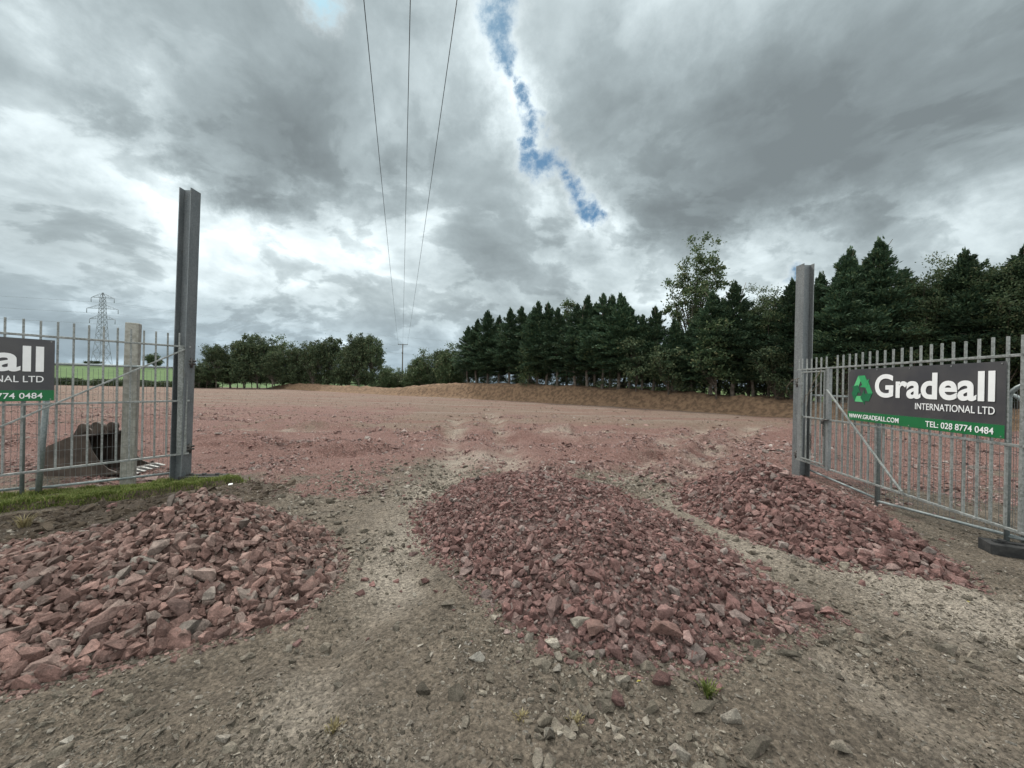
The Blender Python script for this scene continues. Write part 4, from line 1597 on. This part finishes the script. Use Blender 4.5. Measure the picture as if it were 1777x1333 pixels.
def broadleaf(seed, h=8.0, W=3.0, base=1.6, ncl=110, per=60, leaf=.2, cl_r=.55, lumps=7, gaps=.0, lean=0.0, trunk_r=.16, shape=1.0, up=0.0):
    """crown of leaf clumps held on limbs inside a lumpy envelope"""
    r = np.random.default_rng(seed)
    tk = MB()
    zc = (h + base) / 2
    hz = (h - base) / 2
    ls = []
    for k in range(lumps):
        a = r.uniform(0, 6.28); e = r.uniform(-.8, 1)
        rad = r.uniform(.25, .62)
        ls.append((math.cos(a) * rad * W * (1 - .4 * max(e, 0) * shape), math.sin(a) * rad * W * (1 - .4 * max(e, 0) * shape), zc + e * hz * .66, r.uniform(.36, .55)))
    ls.append((0, 0, h - hz * .42, .42)); ls.append((0, 0, zc, .6))
    top = Vector((lean, r.normal(0, .15), base + (h - base) * .72))
    stem = [Vector((0, 0, -.3)), Vector((lean * .15 + r.normal(0, .08), r.normal(0, .08), base * .7)), Vector((lean * .5, r.normal(0, .1), base + (h - base) * .35)), top]
    tk.tube(stem, [trunk_r, trunk_r * .8, trunk_r * .5, trunk_r * .15], 8)
    C, D, S, Ln, Wd = [], [], [], [], []
    for q in range(ncl):
        lx, ly, lz, lr = ls[q % len(ls)]
        v = unit(r.normal(0, 1, 3))
        rr = r.uniform(.45, 1.0) ** .5
        c0 = np.array([lx, ly, lz]) + v * rr * np.array([lr * W, lr * W, lr * hz])
        c0[0] += lean * (c0[2] - base) / (h - base)
        if c0[2] < base * .6: c0[2] = base * .6 + r.uniform(0, .5)
        if c0[2] > h: c0[2] = h - r.uniform(0, .3)
        if q % 3 == 0:
            t0 = r.uniform(.25, .95)
            st = stem[1].lerp(stem[3], max(0, min(1, (c0[2] - base) / (h - base) * .7)) * t0)
            md = st.lerp(Vector(c0), .5) + Vector((0, 0, -.12))
            tk.tube([st, md, Vector(c0)], [trunk_r * .32, trunk_r * .2, .012], 5, cap=False)
        k = int(per * r.uniform(.5, 1.3))
        rad = cl_r * r.uniform(.6, 1.25)
        off = r.normal(0, 1, (k, 3)) * rad * .55
        off[:, 2] *= .75
        dd = unit(off + r.normal(0, .6, (k, 3)) * rad + np.array([0, 0, up * rad]))
        C.append(c0 + off); D.append(dd)
        S.append(unit(np.cross(dd, r.normal(0, 1, (k, 3)))))
        Ln.append(leaf * r.uniform(.7, 1.5, k)); Wd.append(leaf * r.uniform(.5, .95, k))
    V, F = cards(np.concatenate(C), np.concatenate(D), np.concatenate(S), np.concatenate(Ln), np.concatenate(Wd))
    return tk, np_mesh('crown', V, F)


class Kind:
    """one tree built with its parts; further ones are copies sharing the meshes"""
    def __init__(s, name, tk_crown, leaf, bark, cat):
        s.name, s.cat = name, cat
        tk, cm = tk_crown
        me = bpy.data.meshes.new('trunk')
        tk.bm.to_mesh(me); tk.bm.free()
        me.materials.append(bark); cm.materials.append(leaf)
        s.me, s.cm = me, cm

    def put(s, loc, scale, rz, label, group):
        root = empty(s.name, loc, rz)
        root.scale = scale
        tag(root, label, s.cat, group)
        for nm, me in (('trunk', s.me), ('crown', s.cm)):
            o = bpy.data.objects.new(nm, me)
            o.parent = root
            COL.objects.link(o)
        return root


CONS = [Kind('conifer_tree', conifer(400 + k, 9.0, (2.1, 1.9, 2.2, 2.0)[k], (2.5, 2.8, 2.2, 2.6)[k], 180, 112, (1, 2, 1, 2)[k], .74), M_CON, M_BARK_P, 'conifer tree') for k in range(4)]
NEAR = [Kind('conifer_tree', conifer(440 + k, 9.0, (2.2, 1.9, 2.0)[k], (2.4, 2.2, 2.6)[k], 190, 165, (2, 1, 2)[k], .58), M_CON, M_BARK_P, 'conifer tree') for k in range(3)]
ORD = ['first', 'second', 'third', 'fourth', 'fifth', 'sixth', 'seventh', 'eighth', 'ninth', 'tenth', 'eleventh', 'twelfth', 'thirteenth', 'fourteenth', 'fifteenth', 'sixteenth', 'seventeenth', 'eighteenth', 'nineteenth', 'twentieth']


def row_y(px, off=40.2):
    return off / (1 + (px - CX) / FPX)


def put_top(kind, px, py, Y, z0, wscale, label, group, rz=None, nominal=9.0):
    """a tree whose top stands at that pixel, Y metres ahead"""
    t = P(px, py, Y)
    s = (t.z - z0) / nominal
    return kind.put((t.x, t.y, z0), (s * wscale, s * wscale, s), rng.uniform(0, 6.28) if rz is None else rz, label, group)


LEFTROW = [(813, 568, 1.0, 41), (829, 556, 1.05, 40), (847, 541, 1.05, 40), (867, 550, 1.0, 41), (886, 537, 1.0, 40), (905, 534, 1.05, 40.6), (920, 545, .95, 41.2), (934, 526, 1.05, 40), (951, 528, 1.0, 40.5), (968, 536, 1.05, 40),
           (1002, 530, 1.1, 40), (1021, 516, 1.05, 40.3), (1034, 528, 1.0, 41), (1047, 512, 1.05, 40), (1062, 515, 1.0, 40.8), (1077, 512, 1.15, 40), (1094, 535, 1.1, 40.6)]
GR = 'conifers in the row behind the earth bank'
for k, (px, py, ws, off) in enumerate(LEFTROW):
    lab = 'dark conifer behind the earth bank, %s from the left end of the row' % ORD[k]
    if k == 0: lab = 'shortest dark conifer at the left end of the row behind the bank'
    put_top(CONS[k % 4], px, py, row_y(px, off), .45, ws * 1.05, lab, GR)
RIGHTROW = [(1115, 548, 1.1, 40, 'dark conifer with leaning tip just left of the tall airy tree'),
            (1137, 534, 1.1, 40.4, 'dark conifer before the left side of the tall airy tree'),
            (1170, 556, 1.2, 40.0, 'low dark conifer under the middle of the tall airy tree'),
            (1203, 560, 1.2, 40.5, 'low dark conifer under the right side of the tall airy tree'),
            (1236, 508, 1.25, 40, 'broad dark conifer at the right foot of the tall airy tree'),
            (1275, 492, 1.15, 40.2, 'pointed dark conifer right of the tall airy tree'),
            (1308, 540, 1.2, 40.8, 'low dark conifer before the pale loose trees'),
            (1376, 488, 1.15, 40.2, 'dark conifer half hidden by the weathered steel post'),
            (1425, 478, 1.0, 40.6, 'dark conifer just right of the weathered steel post'),
            (1474, 437, 1.05, 40.0, 'second tallest conifer above the whole sign'),
            (1527, 419, 1.1, 40.0, 'tallest conifer with a sharp tip above the whole sign'),
            (1570, 478, 1.1, 40.9, 'conifer with side branch right of the tallest conifer'),
            (1676, 440, 1.2, 40.4, 'broad conifer with blunt tip above the end of the sign'),
            (1640, 490, 1.1, 41.2, 'lower conifer left of the broad blunt conifer'),
            (1722, 470, 1.1, 41.0, 'lower conifer between the broad one and the picture edge'),
            (1778, 432, 1.25, 40.5, 'tall dark conifer cut by the picture edge'),
            (1850, 430, 1.25, 40.5, 'dark conifer standing past the picture edge')]
for k, (px, py, ws, off, lab) in enumerate(RIGHTROW[:-1]):
    put_top(NEAR[k % 3] if px > 1220 else CONS[(k * 3 + 1) % 4], px, py, row_y(px, off), .35, ws * 1.0, lab, GR)

# broadleaf trees among and behind the conifers
airy = Kind('broadleaf_tree', broadleaf(501, 12.5, 2.75, 2.6, 150, 80, .17, .40, 16, shape=.8, lean=.3, trunk_r=.2), M_PAL, M_BARK, 'broadleaf tree')
put_top(airy, 1204, 417, 32.5, .2, .95, 'tall airy broadleaf tree rising above the dark conifers', 'broadleaf trees among the conifers', .6, 12.5)
narrow = Kind('broadleaf_tree', broadleaf(502, 10, 1.15, 2.0, 90, 60, .17, .34, 9, shape=.5, trunk_r=.12, up=1.2), M_PAL, M_BARK, 'broadleaf tree')
put_top(narrow, 986, 503, 36.5, .2, 1.0, 'narrow feathery tree rising out of the left conifer row', 'broadleaf trees among the conifers', 0, 10)
loose = [Kind('broadleaf_tree', broadleaf(510 + k, 9, 1.9, 1.8, 130, 110, .115, .42, 11, shape=.6, trunk_r=.12, up=.3), M_PAL, M_BARK, 'broadleaf tree') for k in range(3)]
for k, (px, py, off, ws, lab) in enumerate([
        (1338, 500, 41.0, 1.0, 'pale loose broadleaf tree left of the weathered steel post'),
        (1312, 516, 42.5, .9, 'pale loose broadleaf tree left behind its paler neighbour'),
        (1360, 520, 42.5, .9, 'pale thin broadleaf tree close left of the steel post'),
        (1590, 478, 39.6, .85, 'pale loose broadleaf tree right of the tallest conifer'),
        (1622, 470, 41.6, .9, 'pale broadleaf tree between the tallest and the blunt conifer'),
        (1745, 455, 39.6, .95, 'loose leafy tree before the conifer at the picture edge'),
        (1648, 452, 40.8, .8, 'leafy tree crossing the left side of the blunt conifer')]):
    put_top(loose[k % 3], px, py, row_y(px, off), .3, ws, lab, 'broadleaf trees among the conifers')
under = [Kind('broadleaf_shrub', broadleaf(530 + k, 4.2, 1.7, .5, 70, 60, .13, .40, 7, trunk_r=.06), M_BRO if k else M_PAL, M_BARK, 'shrub') for k in range(3)]
for k, (px, py, off, lab) in enumerate([
        (918, 605, 38.9, 'olive green shrub before the left conifers'), (1105, 590, 38.9, 'dull green shrub at the right end of the left conifers'),
        (1160, 602, 38.9, 'dull green shrub under the tall airy tree'), (1245, 560, 38.9, 'brownish green shrub before the broad dark conifer'),
        (1460, 590, 39.0, 'dark shrub just right of the steel post above the gate'), (1345, 600, 39.0, 'dark shrub left of the steel post behind the bank'),
        (1010, 615, 41.5, 'dark shrub filling the gaps behind the middle conifers'), (1200, 620, 42.0, 'dark shrub behind the trunks below the airy tree'),
        (1560, 580, 41.5, 'dark shrub behind the trunks above the whole sign'), (1700, 575, 41.5, 'dark shrub behind the trunks near the picture edge')]):
    put_top(under[k % 3], px, py, row_y(px, off), .45, 1.0, lab, 'shrubs under the conifers', None, 4.2)

# left tree belt
belt = [Kind('broadleaf_tree', broadleaf(550 + k, 8.0, (3.7, 3.2, 3.5, 3.9)[k], (.6, .9, .4, .7)[k], 210, 62, .24, .60, 12, trunk_r=.17), (M_BRO, M_BRO, M_PAL, M_BRO)[k], M_BARK_P, 'broadleaf tree') for k in range(4)]
BG = 'trees in the belt at the far left of the yard'
for k, (px, py, Y, kd, ws, lab) in enumerate([
        (338, 634, 64, 1, .95, 'low tree at the left end of the belt beside the dark steel post'),
        (352, 622, 66, 2, .9, 'small leaning tree second from the left end of the belt'),
        (377, 598, 65, 0, .75, 'tree with a ragged pointed top near the left end of the belt'),
        (402, 606, 67, 2, .9, 'low rounded tree left of the tall dark belt tree'),
        (425, 592, 66, 1, .85, 'middling tree touching the left of the tall dark belt tree'),
        (449, 580, 67, 3, .85, 'tall dark wide tree left of the middle of the belt'),
        (492, 583, 72, 2, .95, 'paler rounded tree behind the tall dark belt tree'),
        (474, 610, 66, 1, .85, 'low tree before the paler rounded tree of the belt'),
        (520, 604, 68, 1, .9, 'brownish low tree in the dip of the belt'),
        (545, 594, 66, 0, .8, 'twiggy topped tree in the middle of the belt'),
        (570, 584, 67, 3, .8, 'dark tree with bare twigs on top in the middle of the belt'),
        (600, 602, 66, 1, .85, 'low tree left of the tall dense tree ending the belt'),
        (624, 580, 64, 0, .72, 'tall dense tree second from the right end of the belt'),
        (646, 583, 64, 3, .66, 'tall dense tree at the right end of the belt'),
        (672, 634, 60, 2, .9, 'low pale bush right of the tall dense tree'),
        (694, 638, 60, 2, .95, 'low pale bush below the wooden pole'),
        (716, 626, 55, 2, .85, 'light green low tree right of the wooden pole'),
        (738, 606, 53, 2, .95, 'light green rounded tree between pole and conifers'),
        (765, 608, 52, 1, .9, 'green rounded tree left of the tallest pale one by the conifers'),
        (786, 596, 50, 2, .95, 'tallest light green tree touching the conifer row')]):
    put_top(belt[kd], px, py, Y, .2, ws, lab, BG, None, 8.0)

# second row of conifers behind the first, and the scrub under both rows
k = 0
for px in range(830, 1800, 52):
    near = min(LEFTROW + [q[:4] for q in RIGHTROW], key=lambda q: abs(q[0] - px))
    put_top(CONS[(k * 2 + 3) % 4], px + rng.uniform(-8, 8), near[1] + rng.uniform(22, 46), row_y(px, 43.2 + rng.uniform(-.5, .8)), .3, 1.15,
            'dark conifer of the second row, mostly hidden behind the front row', 'conifers of the hidden second row')
    k += 1
k = 0
for px in range(815, 1800, 27):
    Y = row_y(px, 42.3 + rng.uniform(-.6, .8))
    t = P(px, 650, Y)
    hz = 1.6 + rng.uniform(.5, 2.0)
    sc_ = hz / 4.2 * rng.uniform(.9, 1.1)
    under[(1, 2, 1)[k % 3]].put((t.x, t.y, .3), (sc_ * 1.5, sc_ * 1.5, sc_), rng.uniform(0, 6), 'low dark scrub between the bare trunks of the conifer rows', 'scrub between the conifer trunks')
    k += 1
for k, px in enumerate(range(334, 812, 13)):
    Y = np.interp(px, [336, 480, 660, 810], [63, 70, 62, 49]) + rng.uniform(0, 2.5)
    t = P(px, 650, Y)
    sc_ = rng.uniform(2.2, 3.8) / 4.2
    under[(1, 2, 0)[k % 3]].put((t.x, t.y, .1), (sc_ * 1.7, sc_ * 1.7, sc_), rng.uniform(0, 6), 'low leafy scrub filling the foot of the far left tree belt', 'scrub at the foot of the tree belt')

# distant field tree, hedge line and small scrub under the pylon
ft = Kind('broadleaf_tree', broadleaf(580, 6.0, 3.2, 1.3, 110, 50, .34, .6, 8, trunk_r=.2), M_BRO, M_BARK, 'broadleaf tree')
t = P(268, 612, 135)
zb = float(hill_h(np.array([t.x]), np.array([t.y]))[0])
s = (t.z - zb) / 6.0
ft.put((t.x, t.y, zb - .2), (s * 1.0, s * 1.0, s), 1.0, 'lone round tree on the green field behind the gate bars', None)
t = P(166, 629, 150)
zb = float(hill_h(np.array([t.x]), np.array([t.y]))[0])
ft2 = Kind('field_shrub', broadleaf(581, 1.5, 3.5, .1, 60, 50, .3, .4, 8, trunk_r=.05), M_BRO, M_BARK, 'shrub')
ft2.put((t.x, t.y, zb - .1), (1, 1, 1), 0, 'low dark scrub at the foot of the pylon', None)


def build_hedge():
    A, B = Vector((-92, 70, 0)), Vector((-50.5, 66, 0))
    n = 26000
    u = rng.uniform(0, 1, n)
    hgt = .55 + .9 * fbm(u * 30, u * 0, 95)
    c = np.stack([A.x + (B.x - A.x) * u, A.y + (B.y - A.y) * u + rng.normal(0, .5, n), rng.uniform(0, 1, n) ** .8 * hgt], -1)
    dd = unit(rng.normal(0, 1, (n, 3)) + np.array([0, 0, .6]))
    V, F = cards(c, dd, unit(np.cross(dd, rng.normal(0, 1, (n, 3)))), rng.uniform(.12, .34, n), rng.uniform(.08, .2, n))
    root = empty('field_hedge', (0, 0, 0))
    tag(root, 'low weedy hedge along the foot of the green field', 'hedge')
    link('foliage', np_mesh('foliage', V, F), M_BRO, root)
    mb = MB()
    for k in range(60):
        f = rng.uniform(0, 1)
        q = A.lerp(B, f)
        mb.tube([q + Vector((0, 0, -.1)), q + Vector((rng.normal(0, .2), rng.normal(0, .2), .8))], [.03, .01], 5)
    mb.build('stems', M_BARK, root)


build_hedge()


# ------------------------------------------------------------------ pole and overhead wires
PY = 100.0
pt = P(699, 598, PY)
pole = empty('utility_pole', (pt.x, pt.y, 0))
tag(pole, 'wooden electricity pole with a crossarm far beyond the yard', 'utility pole')
pdir = Vector((25.67, -90.07, 0)).normalized()
pnorm = Vector((pdir.y, -pdir.x, 0))
if pnorm.x < 0: pnorm = -pnorm
MB().tube([(0, 0, -1), (0, 0, pt.z + .1)], [.17, .12], 10).build('pole', M_WOODPOLE, pole)
MB().beam(Vector((0, 0, pt.z)) - pnorm * 1.25, Vector((0, 0, pt.z)) + pnorm * 1.25, .13, .13).build('crossarm', M_WOODPOLE, pole)
MB().box((0, -.2, pt.z - 2.2), (.35, .3, .25), None, .02).build('cutout_box', M_WOODPOLE, pole)
for k in (-1, 0, 1):
    q = Vector((0, 0, pt.z + .07)) + pnorm * 1.15 * k
    MB().tube([q, q + Vector((0, 0, .25))], [.05, .035], 8).build('insulator', M_CONC, pole)
span = 125.0
for k, lab in ((-1, 'leftmost of the three overhead cables crossing the sky'), (0, 'middle one of the three overhead cables crossing the sky'), (1, 'rightmost of the three overhead cables crossing the sky')):
    a = Vector((pt.x, pt.y, pt.z + .3)) + pnorm * 1.15 * k
    pts = []
    for i in range(61):
        f = i / 60
        q = a + pdir * span * f
        q.z = a.z + (12.1 - a.z) * f - 4 * .75 * f * (1 - f)
        pts.append(q - a)
    o = MB().tube(pts, .012, 5).build('overhead_cable', M_CABLE, loc=a)
    tag(o, lab, 'cable', 'cables of the wooden pole line')


# ------------------------------------------------------------------ lattice pylon on the hill
def build_pylon():
    Y = 150.0
    top = P(178.5, 508, Y)
    base_z = float(hill_h(np.array([top.x]), np.array([Y]))[0]) - .2
    H = top.z - base_z
    root = empty('lattice_pylon', (top.x, Y, base_z), R_(12))
    tag(root, 'steel lattice pylon with three pairs of arms on the green hill', 'pylon')
    px2m = Y / FPX
    lev = lambda py: (P(178, py, Y).z - base_z)
    zt, z1, z2, z3, zw = H, lev(516), lev(535), lev(553), lev(600)
    wid = lambda z: np.interp(z, [0, zw, z3, z1, zt], [4.3, 2.9, 1.75, 1.15, .25])
    mb = MB()
    r = .066
    L_ = [0, 4.5, 8.2, 11.2, 13.7, 15.8, 17.6, 19.2, 20.6, 22.0, 23.4, 24.8, 26.2]
    L_ = [z * z1 / 24.8 for z in L_ if z <= 24.9] + [zt]
    cn = [(-1, -1), (1, -1), (1, 1), (-1, 1)]
    for a, b in zip(L_, L_[1:]):
        wa, wb = wid(a) / 2 * 1.0, wid(b) / 2
        A = [Vector((x * wa, y * wa, a)) for x, y in cn]
        B = [Vector((x * wb, y * wb, b)) for x, y in cn]
        for k in range(4):
            mb.beam(A[k], B[k], r * 1.5)
            mb.beam(A[k], B[(k + 1) % 4], r)
            mb.beam(A[(k + 1) % 4], B[k], r)
            mb.beam(B[k], B[(k + 1) % 4], r)
    mb.build('tower', M_PYLON, root)
    for z, half, rise in ((z1, 3.75, 1.4), (z2, 5.1, 1.4), (z3, 4.15, 1.4)):
        arm = MB()
        w = wid(z) / 2
        for sx in (-1, 1):
            tip = Vector((sx * half, 0, z - .25))
            for y in (-1, 1):
                arm.beam((sx * w, y * w, z - .1), tip, r * 1.2)
                arm.beam((sx * w * .8, y * w * .8, min(z + rise, zt)), tip, r)
                for f in (.33, .66):
                    p0 = Vector((sx * w, y * w, z - .1)).lerp(tip, f)
                    p1 = Vector((sx * w * .8, y * w * .8, min(z + rise, zt))).lerp(tip, f)
                    arm.beam(p0, p1, r * .8)
        ao = arm.build('cross_arm', M_PYLON, root)
        for sx in (-1, 1):
            MB().tube([(sx * half, 0, z - .3), (sx * half, 0, z - 2.0)], .11, 6).build('insulator', M_PYLON, ao)
    # conductors
    Rz = Matrix.Rotation(R_(12), 3, 'Z')
    base = Vector((top.x, Y, base_z))
    nm = 0
    word = {z1: 'upper', z2: 'middle', z3: 'lower'}
    for z, half in ((z1, 3.75), (z2, 5.1), (z3, 4.15)):
        for sx in (-1, 1):
            a = base + Rz @ Vector((sx * half, 0, z - 2.0))
            pts = []
            for i in range(-24, 25):
                f = i / 24
                # towards the left the line comes nearer, to the right it runs away
                q = Vector((170 * f, 75 * f if f > 0 else 62 * f, 9 * f * f - (17 * f if f > 0 else 9 * f) * .5 - (7 * abs(f))))
                pts.append(q)
            o = MB().tube(pts, .018, 4).build('pylon_cable', M_PYLON, loc=a)
            tag(o, '%s thin grey cable on the %s arm of the lattice pylon' % (word[z], 'left' if sx < 0 else 'right'), 'cable', 'cables of the lattice pylon')


build_pylon()
print('objects', len(bpy.data.objects), 'tris', sum(len(m.polygons) for m in bpy.data.meshes))
